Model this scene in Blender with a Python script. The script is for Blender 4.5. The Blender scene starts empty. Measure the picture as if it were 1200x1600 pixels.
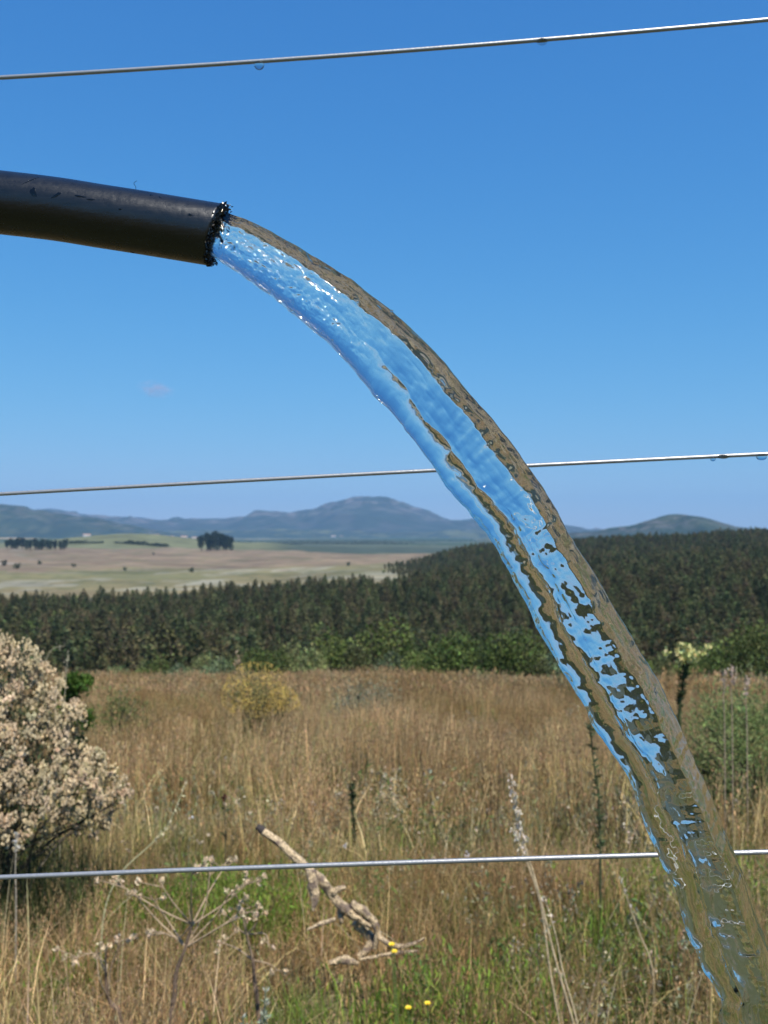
import bpy, math
import numpy as np
from mathutils import Vector
R = math.radians
rng = np.random.default_rng(7)
SC = bpy.context.scene
COL = SC.collection

# ------------------------------------------------------------------ camera, sky, sun, exposure
CAM_Z = 1.1
PITCH = math.atan(35 / 1600)
cam = bpy.data.cameras.new('camera'); camo = bpy.data.objects.new('camera', cam); COL.objects.link(camo)
camo.location = (0, 0, CAM_Z); camo.rotation_euler = (math.pi / 2 + PITCH, 0, 0)
cam.sensor_fit = 'VERTICAL'; cam.sensor_height = 36; cam.lens = 36
cam.clip_start = .02; cam.clip_end = 60000
cam.dof.use_dof = True; cam.dof.focus_distance = .53; cam.dof.aperture_fstop = 23
SC.camera = camo
SUN_EL, SUN_AZ = 60, 152                    # azimuth measured clockwise from +Y
world = bpy.data.worlds.new('World'); SC.world = world; world.use_nodes = True
wn = world.node_tree.nodes; wl = world.node_tree.links
sky = wn.new('ShaderNodeTexSky'); sky.sky_type = 'NISHITA'; sky.sun_disc = False
sky.sun_elevation = R(SUN_EL); sky.sun_rotation = R(SUN_AZ)
sky.air_density = 1.0; sky.dust_density = .1; sky.ozone_density = 3.0; sky.altitude = 0
hsv = wn.new('ShaderNodeHueSaturation'); hsv.inputs['Saturation'].default_value = 1.12
tint = wn.new('ShaderNodeVectorMath'); tint.operation = 'MULTIPLY'; tint.inputs[1].default_value = (.70, .98, 1.22)
wl.new(sky.outputs[0], hsv.inputs['Color']); wl.new(hsv.outputs[0], tint.inputs[0]); 
# soft shoulder on the physically bright horizon: a*c / (1 + k*c) per channel
kk = wn.new('ShaderNodeVectorMath'); kk.operation = 'MULTIPLY_ADD'; kk.inputs[1].default_value = (0, .153, .209); kk.inputs[2].default_value = (1, 1, 1)
aa = wn.new('ShaderNodeVectorMath'); aa.operation = 'MULTIPLY'; aa.inputs[1].default_value = (.515, 1.03, 1.64)
dv = wn.new('ShaderNodeVectorMath'); dv.operation = 'DIVIDE'
wl.new(tint.outputs[0], kk.inputs[0]); wl.new(tint.outputs[0], aa.inputs[0]); wl.new(aa.outputs[0], dv.inputs[0]); wl.new(kk.outputs[0], dv.inputs[1]); wl.new(dv.outputs[0], wn['Background'].inputs[0])
wn['Background'].inputs[1].default_value = .13
sun = bpy.data.lights.new('sun', 'SUN'); suno = bpy.data.objects.new('sun', sun); COL.objects.link(suno)
sun.energy = 4.8; sun.angle = R(.5); sun.color = (1, .95, .87)
sd = Vector((math.sin(R(SUN_AZ)) * math.cos(R(SUN_EL)), math.cos(R(SUN_AZ)) * math.cos(R(SUN_EL)), math.sin(R(SUN_EL))))
suno.rotation_euler = sd.to_track_quat('Z', 'Y').to_euler(); suno.location = (0, 0, 30)
SC.view_settings.view_transform = 'Standard'; SC.view_settings.look = 'None'
SC.view_settings.exposure = .35; SC.view_settings.gamma = 1
SC.render.engine = 'CYCLES'
cy = SC.cycles
cy.use_denoising = True
cy.max_bounces = 14; cy.transmission_bounces = 14; cy.glossy_bounces = 6; cy.diffuse_bounces = 2; cy.volume_bounces = 0
cy.transparent_max_bounces = 8; cy.sample_clamp_indirect = 80; cy.sample_clamp_direct = 0
cy.caustics_reflective = False; cy.caustics_refractive = False; cy.blur_glossy = 0

# ------------------------------------------------------------------ helpers
def P(px, py, Y):
    """world point seen at photo pixel (px,py), Y metres ahead of the camera"""
    cp, sp = math.cos(PITCH), math.sin(PITCH)
    u = (800 - py) / 1600
    dy = cp - u * sp; dz = sp + u * cp
    k = Y / dy
    return np.array([(px - 600) / 1600 * k, Y, CAM_Z + dz * k])

def _h(ix, iy, iz, s):
    n = (ix.astype(np.int64) * 374761393 + iy.astype(np.int64) * 668265263 + iz.astype(np.int64) * 2147483647 + s * 144665) & 0x7fffffff
    n = ((n ^ (n >> 13)) * 1274126177) & 0x7fffffff
    n = (n ^ (n >> 16)) & 0x7fffffff
    n = (n * 668265263 + 374761393) & 0x7fffffff
    return ((n >> 8) & 0xffff) / 32767.5 - 1.0
def noise(x, y, z=None, s=0):
    x = np.asarray(x, float); y = np.asarray(y, float)
    z = np.zeros_like(x + y) if z is None else np.asarray(z, float)
    x, y, z = np.broadcast_arrays(x, y, z)
    xi, yi, zi = np.floor(x), np.floor(y), np.floor(z)
    f = lambda t: t * t * t * (t * (t * 6 - 15) + 10)
    fx, fy, fz = f(x - xi), f(y - yi), f(z - zi)
    o = 0
    for a in (0, 1):
        for b in (0, 1):
            for c in (0, 1):
                w = (fx if a else 1 - fx) * (fy if b else 1 - fy) * (fz if c else 1 - fz)
                o = o + w * _h(xi + a, yi + b, zi + c, s)
    return o
def fbm(x, y, z=None, s=0, o=3):
    t = 0; a = 1; f = 1
    for i in range(o):
        t = t + a * noise(np.asarray(x) * f, np.asarray(y) * f, None if z is None else np.asarray(z) * f, s + i * 17); a *= .5; f *= 2.03
    return t
def sstep(a, b, x):
    t = np.clip((x - a) / (b - a), 0, 1); return t * t * (3 - 2 * t)

def mesh(name, V, F, C=None, smooth=False, mats=()):
    """V (n,3); F list of int arrays (m,k); C per-vertex colour"""
    me = bpy.data.meshes.new(name)
    V = np.asarray(V, np.float32)
    F = [np.asarray(f, np.int32) for f in (F if isinstance(F, list) else [F]) if len(f)]
    me.vertices.add(len(V)); me.vertices.foreach_set('co', V.ravel())
    nl = sum(f.size for f in F); npoly = sum(len(f) for f in F)
    if npoly:
        me.loops.add(nl); me.loops.foreach_set('vertex_index', np.concatenate([f.ravel() for f in F]))
        me.polygons.add(npoly)
        tot = np.concatenate([np.full(len(f), f.shape[1], np.int32) for f in F])
        me.polygons.foreach_set('loop_start', np.concatenate([[0], np.cumsum(tot)[:-1]]).astype(np.int32))
        me.polygons.foreach_set('use_smooth', np.full(npoly, smooth))
    if C is not None:
        a = me.color_attributes.new('col', 'FLOAT_COLOR', 'POINT')
        c = np.ones((len(V), 4), np.float32); c[:, :3] = C; a.data.foreach_set('color', c.ravel())
    me.update(calc_edges=True)
    for m in mats: me.materials.append(m)
    return me
def obj(name, me, parent=None, label=None, cat=None, group=None, kind=None, loc=None):
    o = bpy.data.objects.new(name, me); COL.objects.link(o)
    if parent is not None: o.parent = parent
    if loc is not None: o.location = loc
    if label: o['label'] = label
    if cat: o['category'] = cat
    if group: o['group'] = group
    if kind: o['kind'] = kind
    return o
def copy_tree(o, parent=None):
    kids = list(o.children)
    c = o.copy(); COL.objects.link(c)
    if parent is not None: c.parent = parent
    for k in kids: copy_tree(k, c)
    return c
def outward(me):
    """make a closed mesh's faces look outward (glass needs it)"""
    me.calc_loop_triangles(); v = np.empty(len(me.vertices) * 3, np.float32); me.vertices.foreach_get('co', v); v = v.reshape(-1, 3).astype(float); v = v - v.mean(0)
    t = np.empty(len(me.loop_triangles) * 3, np.int32); me.loop_triangles.foreach_get('vertices', t); t = v[t.reshape(-1, 3)]
    if np.einsum('ij,ij->i', t[:, 0], np.cross(t[:, 1], t[:, 2])).sum() < 0: me.flip_normals()
    return me
class Bag:
    def __init__(s): s.V = []; s.F = []; s.C = []; s.n = 0
    def add(s, V, F, C=(1, 1, 1)):
        V = np.asarray(V, float).reshape(-1, 3)
        for f in (F if isinstance(F, list) else [F]): s.F.append(np.asarray(f) + s.n)
        s.V.append(V); s.n += len(V)
        C = np.asarray(C, float)
        s.C.append(np.broadcast_to(C, (len(V), 3)).copy())
        return s
    def mesh(s, name, mat, smooth=False):
        q = [f for f in s.F if f.shape[1] == 4]; t = [f for f in s.F if f.shape[1] == 3]
        F = ([np.concatenate(q)] if q else []) + ([np.concatenate(t)] if t else [])
        return mesh(name, np.concatenate(s.V), F, np.concatenate(s.C), smooth, [mat])

def tube(pts, rad, sides=8, caps=True, rough=0, seed=0):
    pts = np.asarray(pts, float); n = len(pts); rad = np.broadcast_to(np.asarray(rad, float), (n,))
    T = np.gradient(pts, axis=0); T /= np.linalg.norm(T, axis=1)[:, None] + 1e-12
    ref = np.array([0, 0, 1.]) if abs(T[0][2]) < .8 else np.array([0, 1., 0])
    A = np.zeros((n, 3)); a = np.cross(T[0], ref); a /= np.linalg.norm(a)
    for i in range(n):
        a = a - T[i] * (a @ T[i]); a /= np.linalg.norm(a); A[i] = a
    B = np.cross(T, A); th = np.linspace(0, 2 * np.pi, sides, endpoint=False)
    rr = rad[:, None] * np.ones(sides)
    if rough: rr = rr * (1 + rough * fbm(np.linspace(0, 9, n)[:, None] + seed * 9, np.cos(th)[None] * 1.1, np.sin(th)[None] * 1.1, s=seed))
    V = pts[:, None] + rr[..., None] * (np.cos(th)[None, :, None] * A[:, None] + np.sin(th)[None, :, None] * B[:, None])
    i = np.arange(n - 1)[:, None] * sides; j = np.arange(sides)[None]; j2 = (j + 1) % sides
    Q = np.stack([i + j, i + j2, i + sides + j2, i + sides + j], -1).reshape(-1, 4)
    V = V.reshape(-1, 3); F = [Q]
    if caps:
        m = len(V); V = np.concatenate([V, [pts[0], pts[-1]]]); j = np.arange(sides); j2 = (j + 1) % sides
        F.append(np.stack([j2, j, np.full(sides, m)], -1)); o = (n - 1) * sides
        F.append(np.stack([o + j, o + j2, np.full(sides, m + 1)], -1))
    return V, F
def smoothline(pts, n):
    """Catmull-Rom resample"""
    p = np.asarray(pts, float); p = np.concatenate([[2 * p[0] - p[1]], p, [2 * p[-1] - p[-2]]])
    m = len(p) - 3; t = np.linspace(0, m - 1e-6, n); i = t.astype(int); f = (t - i)[:, None]
    a, b, c, d = p[i], p[i + 1], p[i + 2], p[i + 3]
    return .5 * (2 * b + (c - a) * f + (2 * a - 5 * b + 4 * c - d) * f * f + (3 * b - a - 3 * c + d) * f ** 3)
def blades(base, h, ang, lean, w, col, segs=3, face=None, coltip=None):
    """ribbons standing at base; ang = azimuth of the lean"""
    base = np.asarray(base, float); n = len(base); h = np.broadcast_to(h, (n,)); lean = np.broadcast_to(lean, (n,)); w = np.broadcast_to(w, (n,))
    t = np.linspace(0, 1, segs + 1)
    D = np.stack([np.cos(ang), np.sin(ang), 0 * ang], -1)
    face = rng.uniform(0, np.pi, n) if face is None else face
    S = np.stack([np.cos(face), np.sin(face), 0 * face], -1)
    P0 = base[:, None] + (h * (1 - .25 * np.minimum(lean, 1.5)))[:, None, None] * t[None, :, None] * np.array([0, 0, 1.]) + (h * lean)[:, None, None] * (t ** 2)[None, :, None] * D[:, None]
    P0[:, :, 2] -= (h * lean ** 2 * .25)[:, None] * (t ** 3)[None]
    ww = (w[:, None] * (1 - t ** 1.5)[None] * .5)[..., None]
    L = P0 - ww * S[:, None]; Rr = P0 + ww * S[:, None]
    V = np.concatenate([np.stack([L[:, :-1], Rr[:, :-1]], 2).reshape(n, -1, 3), P0[:, -1:]], 1)
    k = 2 * segs + 1; o = (np.arange(n) * k)[:, None]
    q = np.array([[2 * i, 2 * i + 1, 2 * i + 3, 2 * i + 2] for i in range(segs - 1)]).reshape(-1, 4)
    F = []
    if len(q): F.append((o[:, :, None] + q[None]).reshape(-1, 4))
    F.append((o + np.array([2 * segs - 2, 2 * segs - 1, 2 * segs])[None]).reshape(-1, 3))
    col = np.broadcast_to(col, (n, 3))
    C = np.repeat(col[:, None], k, 1)
    if coltip is not None:
        tt = np.concatenate([np.repeat(t[:-1], 2), [1]])[None, :, None]; C = C * (1 - tt) + np.asarray(coltip) * tt
    return V.reshape(-1, 3), F, C.reshape(-1, 3)
def leaves(cen, size, col, aspect=.5, dirs=None, droop=0, spread=1.0):
    """rhombic leaves, folded a little, random or given direction"""
    cen = np.asarray(cen, float); n = len(cen); size = np.broadcast_to(size, (n,))[:, None]
    d = rng.normal(size=(n, 3))
    if dirs is not None: d = np.asarray(dirs) + d * spread * .5
    d[:, 2] -= droop; d /= np.linalg.norm(d, axis=1)[:, None]
    s = np.cross(d, rng.normal(size=(n, 3))); s /= np.linalg.norm(s, axis=1)[:, None] + 1e-9
    u = np.cross(d, s)
    V = np.stack([cen - d * size * .5, cen + s * size * aspect * .5 + u * size * .06, cen + d * size * .5, cen - s * size * aspect * .5 + u * size * .06], 1)
    F = (np.arange(n) * 4)[:, None] + np.arange(4)[None]
    return V.reshape(-1, 3), [F], np.repeat(np.broadcast_to(col, (n, 3)), 4, 0)
def vary(col, n, v=.25, hue=.08):
    c = np.asarray(col, float)[None] * np.exp(rng.normal(0, v, (n, 1))) * np.exp(rng.normal(0, hue, (n, 3)))
    return np.clip(c, 0, .9)
def sphere(c, r, nu=12, nv=8, sc=(1, 1, 1)):
    u = np.linspace(0, 2 * np.pi, nu, endpoint=False); v = np.linspace(0, np.pi, nv + 1)[1:-1]
    V = [[0, 0, 1]] + [[math.sin(b) * math.cos(a), math.sin(b) * math.sin(a), math.cos(b)] for b in v for a in u] + [[0, 0, -1]]
    V = np.array(V) * np.array(sc) * r + np.array(c); Q = []; T = []; k = nv - 1
    for j in range(nu):
        T.append([0, 1 + j, 1 + (j + 1) % nu]); b = 1 + (k - 1) * nu; T.append([b + j, len(V) - 1, b + (j + 1) % nu])
        for i in range(k - 1): a = 1 + i * nu; Q.append([a + j, a + nu + j, a + nu + (j + 1) % nu, a + (j + 1) % nu])
    return V, [np.array(Q), np.array(T)]
def box(x0, x1, y0, y1, z0, z1):
    V = [(x, y, z) for z in (z0, z1) for y in (y0, y1) for x in (x0, x1)]
    return np.array(V), [np.array([[0, 2, 3, 1], [4, 5, 7, 6], [0, 1, 5, 4], [2, 6, 7, 3], [0, 4, 6, 2], [1, 3, 7, 5]])]

# ------------------------------------------------------------------ materials
def nm(name):
    m = bpy.data.materials.new(name); m.use_nodes = True; t = m.node_tree; t.nodes.clear()
    o = t.nodes.new('ShaderNodeOutputMaterial'); return m, t, o
def plant_mat(name, trans=.25, var=.35, tint=(1, 1, 1), patch=None, rough=.7):
    """leaf and stalk material: vertex albedo x per-instance variation, thin translucency"""
    m, t, o = nm(name); N = t.nodes.new; L = t.links.new
    a = N('ShaderNodeAttribute'); a.attribute_name = 'col'
    oi = N('ShaderNodeObjectInfo'); mr = N('ShaderNodeMapRange'); mr.inputs['To Min'].default_value = 1 - var; mr.inputs['To Max'].default_value = 1 + var
    L(oi.outputs['Random'], mr.inputs['Value'])
    vm = N('ShaderNodeVectorMath'); vm.operation = 'SCALE'; L(a.outputs['Color'], vm.inputs[0]); L(mr.outputs[0], vm.inputs['Scale'])
    v2 = N('ShaderNodeVectorMath'); v2.operation = 'MULTIPLY'; L(vm.outputs[0], v2.inputs[0]); v2.inputs[1].default_value = tint
    src = v2.outputs[0]
    if patch:
        g = N('ShaderNodeNewGeometry'); nz = N('ShaderNodeTexNoise'); nz.inputs['Scale'].default_value = patch[0]; nz.inputs['Detail'].default_value = 4
        L(g.outputs['Position'], nz.inputs['Vector']); r = N('ShaderNodeMapRange'); r.inputs['From Min'].default_value = .42; r.inputs['From Max'].default_value = .62
        L(nz.outputs['Fac'], r.inputs['Value']); mx = N('ShaderNodeMix'); mx.data_type = 'RGBA'; mx.blend_type = 'MULTIPLY'
        L(r.outputs[0], mx.inputs['Factor']); L(src, mx.inputs['A']); mx.inputs['B'].default_value = (*patch[1], 1); src = mx.outputs['Result']
    p = N('ShaderNodeBsdfPrincipled'); p.inputs['Roughness'].default_value = rough; p.inputs['Specular IOR Level'].default_value = .25; L(src, p.inputs['Base Color'])
    tr = N('ShaderNodeBsdfTranslucent'); L(src, tr.inputs['Color']); ms = N('ShaderNodeMixShader'); ms.inputs[0].default_value = trans
    L(p.outputs[0], ms.inputs[1]); L(tr.outputs[0], ms.inputs[2]); L(ms.outputs[0], o.inputs['Surface'])
    return m
def col_mat(name, scale=1.0, amt=.25, rough=.9, bump=0, det=5, grid=None):
    """vertex colour times procedural mottling"""
    m, t, o = nm(name); N = t.nodes.new; L = t.links.new
    a = N('ShaderNodeAttribute'); a.attribute_name = 'col'; tc = N('ShaderNodeTexCoord')
    nz = N('ShaderNodeTexNoise'); nz.inputs['Scale'].default_value = scale; nz.inputs['Detail'].default_value = det; nz.inputs['Roughness'].default_value = .65; L(tc.outputs['Object'], nz.inputs['Vector'])
    mr = N('ShaderNodeMapRange'); mr.inputs['From Min'].default_value = .3; mr.inputs['From Max'].default_value = .7; mr.inputs['To Min'].default_value = 1 - amt; mr.inputs['To Max'].default_value = 1 + amt
    L(nz.outputs['Fac'], mr.inputs['Value']); vm = N('ShaderNodeVectorMath'); vm.operation = 'SCALE'; L(a.outputs['Color'], vm.inputs[0]); L(mr.outputs[0], vm.inputs['Scale'])
    p = N('ShaderNodeBsdfPrincipled'); p.inputs['Roughness'].default_value = rough; p.inputs['Specular IOR Level'].default_value = .2; L(vm.outputs[0], p.inputs['Base Color'])
    if bump:
        b = N('ShaderNodeBump'); b.inputs['Strength'].default_value = 1; b.inputs['Distance'].default_value = bump; L(nz.outputs['Fac'], b.inputs['Height']); L(b.outputs[0], p.inputs['Normal'])
    L(p.outputs[0], o.inputs['Surface']); return m
def water_mat(name):
    m, t, o = nm(name); g = t.nodes.new('ShaderNodeBsdfGlass'); g.inputs['IOR'].default_value = 1.333; g.inputs['Roughness'].default_value = .05
    g.inputs['Color'].default_value = (.935, .95, .925, 1); t.links.new(g.outputs[0], o.inputs['Surface']); return m
M_WATER = water_mat('clear_water')
M_GRASS = plant_mat('dry_grass', .3, .3, patch=(.4, (.72, .68, .54)))
M_GREEN = plant_mat('green_leaf', .3, .25)
M_TREE = plant_mat('tree_leaf', .15, .42, rough=.8)
M_BARK = col_mat('bark', 30, .35, .9, .01)
M_CREAM = plant_mat('cream_bloom', .25, .1)
M_GROUND = col_mat('ground_soil', .6, .3, .95, .02, 8)
M_FAR = col_mat('far_land', .012, .35, .95, 0, 9)
M_MOUNT = col_mat('mountain_slope', .006, .35, .95, 0, 10)

# ------------------------------------------------------------------ the lie of the land
PX = np.array([-600, 0, 200, 400, 600, 800, 1000, 1200, 1800.])
RR = np.array([60, 90, 150, 250, 500, 700, 800, 1100, 1600, 2200, 2600, 3200, 4500, 6500, 10000, 16000.])
ZT = np.array([
    [-8.9, -8.9, -8.9, -8.9, -8.9, -8.9, -8.8, -8.7, -8],
    [-14.5, -14.5, -14.5, -14.5, -14.5, -14.5, -14, -13.5, -12],
    [-24, -24, -24, -24, -24, -23.5, -22.5, -21.5, -19],
    [-30, -30, -30, -30, -30, -29, -27, -25, -20],
    [-34, -34, -34, -30, -27, -24, -20, -17, -10],
    [-38, -38, -38, -37, -31, -27, -22, -17, -8],
    [-38, -38, -38, -38, -33, -25, -19, -13, -4],
    [-36, -36, -37, -37, -34, -16.5, -9.5, -4, 3],
    [-33, -33, -34, -33, -34, -26, -16, -8, 4],
    [-26, -26, -28, -32, -42, -40, -34, -24, -5],
    [-26, -24, 2, -21, -43, -43, -40, -34, -10],
    [-26, -24, -24, -34, -36, -38, -38, -36, -20],
    [-10, -14, -24, -36, -38, -38, -38, -36, -24],
    [-20, -24, -30, -36, -36, -36, -36, -36, -30],
    [-30] * 9, [-32] * 9])
def ground_z(x, y):
    """height of the land relative to the world origin"""
    x = np.asarray(x, float); y = np.asarray(y, float)
    r = np.hypot(x, y); az = np.arctan2(x, y)
    azc = np.clip(az, -.9, .9)
    yy = r * np.cos(azc)
    px = np.clip(600 + 1600 * np.tan(azc), -600, 1800)
    lr = np.log(np.clip(r, 60, 16000)); L = np.log(RR)
    i = np.clip(np.searchsorted(L, lr) - 1, 0, len(L) - 2); f = (lr - L[i]) / (L[i + 1] - L[i]); f = f * f * (3 - 2 * f) * .6 + f * .4
    j = np.clip(np.searchsorted(PX, px) - 1, 0, len(PX) - 2); g = (px - PX[j]) / (PX[j + 1] - PX[j]); g = g * g * (3 - 2 * g)
    z = (ZT[i, j] * (1 - g) + ZT[i, j + 1] * g) * (1 - f) + (ZT[i + 1, j] * (1 - g) + ZT[i + 1, j + 1] * g) * f
    yc = np.where(y > 0, yy, 0)
    near = -1.1 - .129 * np.where(y > 0, np.minimum(yc, 60), y * .15)
    near = near + .06 * fbm(x * .35, y * .35, s=3) * sstep(1, 6, r) + .25 * noise(x * .06, y * .06, s=5) * sstep(10, 30, r)
    far = z + fbm(x / 60, y / 60, s=9) * np.clip(r / 900, 0, 1.6) * (r > 60)
    w = sstep(45, 62, r)
    return CAM_Z + near * (1 - w) + far * w

LC_BR = (.30, .225, .12)
def ring_sheet(rs, azs, colf, name, mat, closed):
    rr, aa = np.meshgrid(rs, azs, indexing='ij'); x = rr * np.sin(aa); y = rr * np.cos(aa); z = ground_z(x, y)
    V = np.stack([x, y, z], -1); n, m = rr.shape
    C = colf(x, y, rr, aa)
    i = np.arange(n - 1)[:, None] * m; j = np.arange(m if closed else m - 1)[None]; j2 = (j + 1) % m
    F = np.stack([i + j, i + m + j, i + m + j2, i + j2], -1).reshape(-1, 4)
    return mesh(name, V.reshape(-1, 3), [F], C.reshape(-1, 3), True, [mat])
def col_near(x, y, r, a):
    g = sstep(-.3, .6, fbm(x * .15, y * .15, s=21))[..., None]
    c = np.array([.095, .075, .038]) * (1 - g) + np.array([.065, .068, .028]) * g
    w = sstep(85, 115, r)[..., None]
    return c * (1 - w) + np.array([.05, .055, .03]) * w
def col_far(x, y, r, a):
    px = 600 + 1600 * np.tan(np.clip(a, -1, 1)); n = fbm(x / 90, y / 90, s=31); n2 = fbm(x / 35, y / 35, s=37, o=4)
    c = np.broadcast_to(np.array([.045, .05, .03]), x.shape + (3,)).copy()
    def put(mask, col): 
        nonlocal c
        m = mask[..., None]; c = c * (1 - m) + np.array(col) * m
    rn = r * (1 + .05 * n)
    put(sstep(560, 640, rn) * (px < 900), (.21, .165, .08))                       # golden rough pasture beyond the wood
    put(sstep(700, 860, rn) * (px < 1000) * (.6 + .4 * np.clip(n, -1, 1)), (.135, .135, .06))
    put(sstep(.25, .6, n2) * sstep(640, 700, r) * sstep(1500, 1300, r), (.25, .23, .16))   # pale stony patches
    put(sstep(1090, 1180, rn + 90 * n2 - (px - 300) * .1), (.18, .13, .082))    # ploughed brown
    put(sstep(1120, 1200, r) * sstep(.1, .5, np.sin((x * .55 + y * .83) / 13 + n2)), (.215, .16, .10))
    put(sstep(.3, .8, n2) * sstep(1150, 1300, r) * sstep(100, 0, px), (.28, .25, .2))
    put(.55 * sstep(.15, .7, fbm(x / 22, y / 30, s=41, o=4)) * sstep(1150, 1250, r), (.13, .125, .06)); put(.5 * sstep(.3, .8, fbm(x / 14, y / 18, s=43, o=4)) * sstep(640, 760, r) * sstep(1250, 1050, r), (.07, .085, .035))
    put(sstep(2080, 2160, rn), (.135, .14, .07)); put(sstep(2080, 2200, rn) * sstep(400, 470, px), (.055, .07, .045))                                  # green hill
    put(sstep(2900, 3100, r), (.08, .095, .06))
    blk = noise(np.floor(x / 700 + .3 * n), np.floor(y / 900 + .3 * n), s=77)
    put((r > 3500) * sstep(.1, .2, blk), (.045, .07, .035)); put((r > 3500) * sstep(-.4, -.5, blk), (.28, .22, .14))
    return c
AZF = np.concatenate([np.linspace(-math.pi, -.75, 60, endpoint=False), np.linspace(-.75, .75, 420, endpoint=False), np.linspace(.75, math.pi, 60, endpoint=False)])
obj('ground', ring_sheet(np.concatenate([np.linspace(0, 12, 60), np.geomspace(12.2, 130, 110)]), AZF, col_near, 'ground', M_GROUND, True), kind='structure')
obj('farmland', ring_sheet(np.concatenate([np.geomspace(130, 4500, 260), np.geomspace(4600, 19500, 60)]), AZF, col_far, 'farmland', M_FAR, True), kind='structure')

# mountains and hills: ridge lines given as (px,row) at distance D, built as solid ranges with depth
def ridge(name, D, pts, depth, col, col2, rockcol, amp, n=360, m=56, seed=0, base=-60, rock=.5):
    pts = np.array(pts, float); px = np.linspace(pts[0, 0], pts[-1, 0], n)
    row = smoothline(pts, 1200); row = np.interp(px, row[:, 0], row[:, 1])
    H = (835 - row) / 1600 * D
    t = np.linspace(-1, 1, m); X = ((px - 600) / 1600 * D)[:, None] * (1 + 0 * t); Y = D + t[None] * depth + 0 * X
    prof = np.clip(1 - np.abs(t) ** 1.35, 0, 1) ** 1.1
    rg = 1 - np.abs(noise(X / (depth * .22), Y / (depth * .45), s=seed))
    spur = (rg - .55) * amp * (1 - np.abs(t)[None] ** 6) * (np.abs(t)[None] ** .5) * 2 + fbm(X / (depth * .12), Y / (depth * .12), s=seed + 5, o=4) * amp * .25
    Z = base + (H - base)[:, None] * prof[None] + spur * prof[None]
    Z += CAM_Z
    V = np.stack([X, Y, Z], -1).reshape(-1, 3)
    i = np.arange(n - 1)[:, None] * m; j = np.arange(m - 1)[None]
    F = np.stack([i + j, i + m + j, i + m + j + 1, i + j + 1], -1).reshape(-1, 4)
    k = sstep(-.2, .7, fbm(X / (depth * .1), Y / (depth * .1), s=seed + 11, o=4))[..., None]
    C = np.array(col) * (1 - k) + np.array(col2) * k
    hi = (sstep(.45, .95, prof)[None] * sstep(.0, .5, fbm(X / (depth * .05), Y / (depth * .05), s=seed + 13, o=4)) * rock)[..., None]
    C = C * (1 - hi) + np.array(rockcol) * hi
    return obj(name, mesh(name, V, [F], C.reshape(-1, 3), True, [M_MOUNT]), kind='structure')
FG, FG2, RK = (.03, .042, .03), (.05, .054, .045), (.22, .18, .18)
ridge('mountain', 12500, [(-600, 770), (-300, 782), (-60, 800), (0, 801), (50, 798), (80, 795), (110, 799), (150, 808), (190, 808), (250, 813), (320, 810), (380, 807), (410, 800), (450, 799), (490, 796), (520, 786), (548, 778), (575, 776), (602, 779), (630, 787), (660, 797), (690, 806), (715, 811), (750, 809), (800, 813), (860, 820), (930, 829), (1000, 832), (1200, 831), (1500, 824), (1800, 815)], 2100, FG, FG2, RK, 90, 520, 60, 3)
ridge('hill', 7600, [(-700, 770), (-300, 778), (0, 788), (50, 795), (100, 803), (150, 810), (200, 820), (240, 829), (300, 838), (380, 846)], 900, (.025, .04, .025), (.05, .06, .035), RK, 30, 260, 40, 23, rock=.2)
ridge('hill', 5200, [(820, 842), (895, 833), (940, 828), (985, 822), (1020, 812), (1045, 806), (1072, 804), (1095, 808), (1120, 815), (1150, 823), (1200, 829), (1300, 832), (1500, 828), (1800, 820)], 800, (.02, .035, .02), (.04, .052, .03), RK, 22, 260, 50, 43, rock=.35)
ridge('hill', 9800, [(150, 845), (230, 831), (330, 830), (430, 827), (520, 829), (620, 832), (720, 828), (800, 834), (900, 842)], 900, (.03, .045, .03), (.09, .10, .05), RK, 30, 260, 40, 63, rock=.1)

# ------------------------------------------------------------------ haze: closed box of even air round everything
def haze():
    m, t, o = nm('haze_air'); v = t.nodes.new('ShaderNodeVolumePrincipled')
    v.inputs['Color'].default_value = (.33, .64, 1, 1); v.inputs['Density'].default_value = HAZE; v.inputs['Anisotropy'].default_value = 0
    t.links.new(v.outputs[0], o.inputs['Volume'])
    V, F = box(-21000, 21000, -21000, 21000, -75, 760)
    me = mesh('haze', V, F, None, False, [m]); obj('haze', me, kind='stuff')
HAZE = 4.8e-5
haze()

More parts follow.
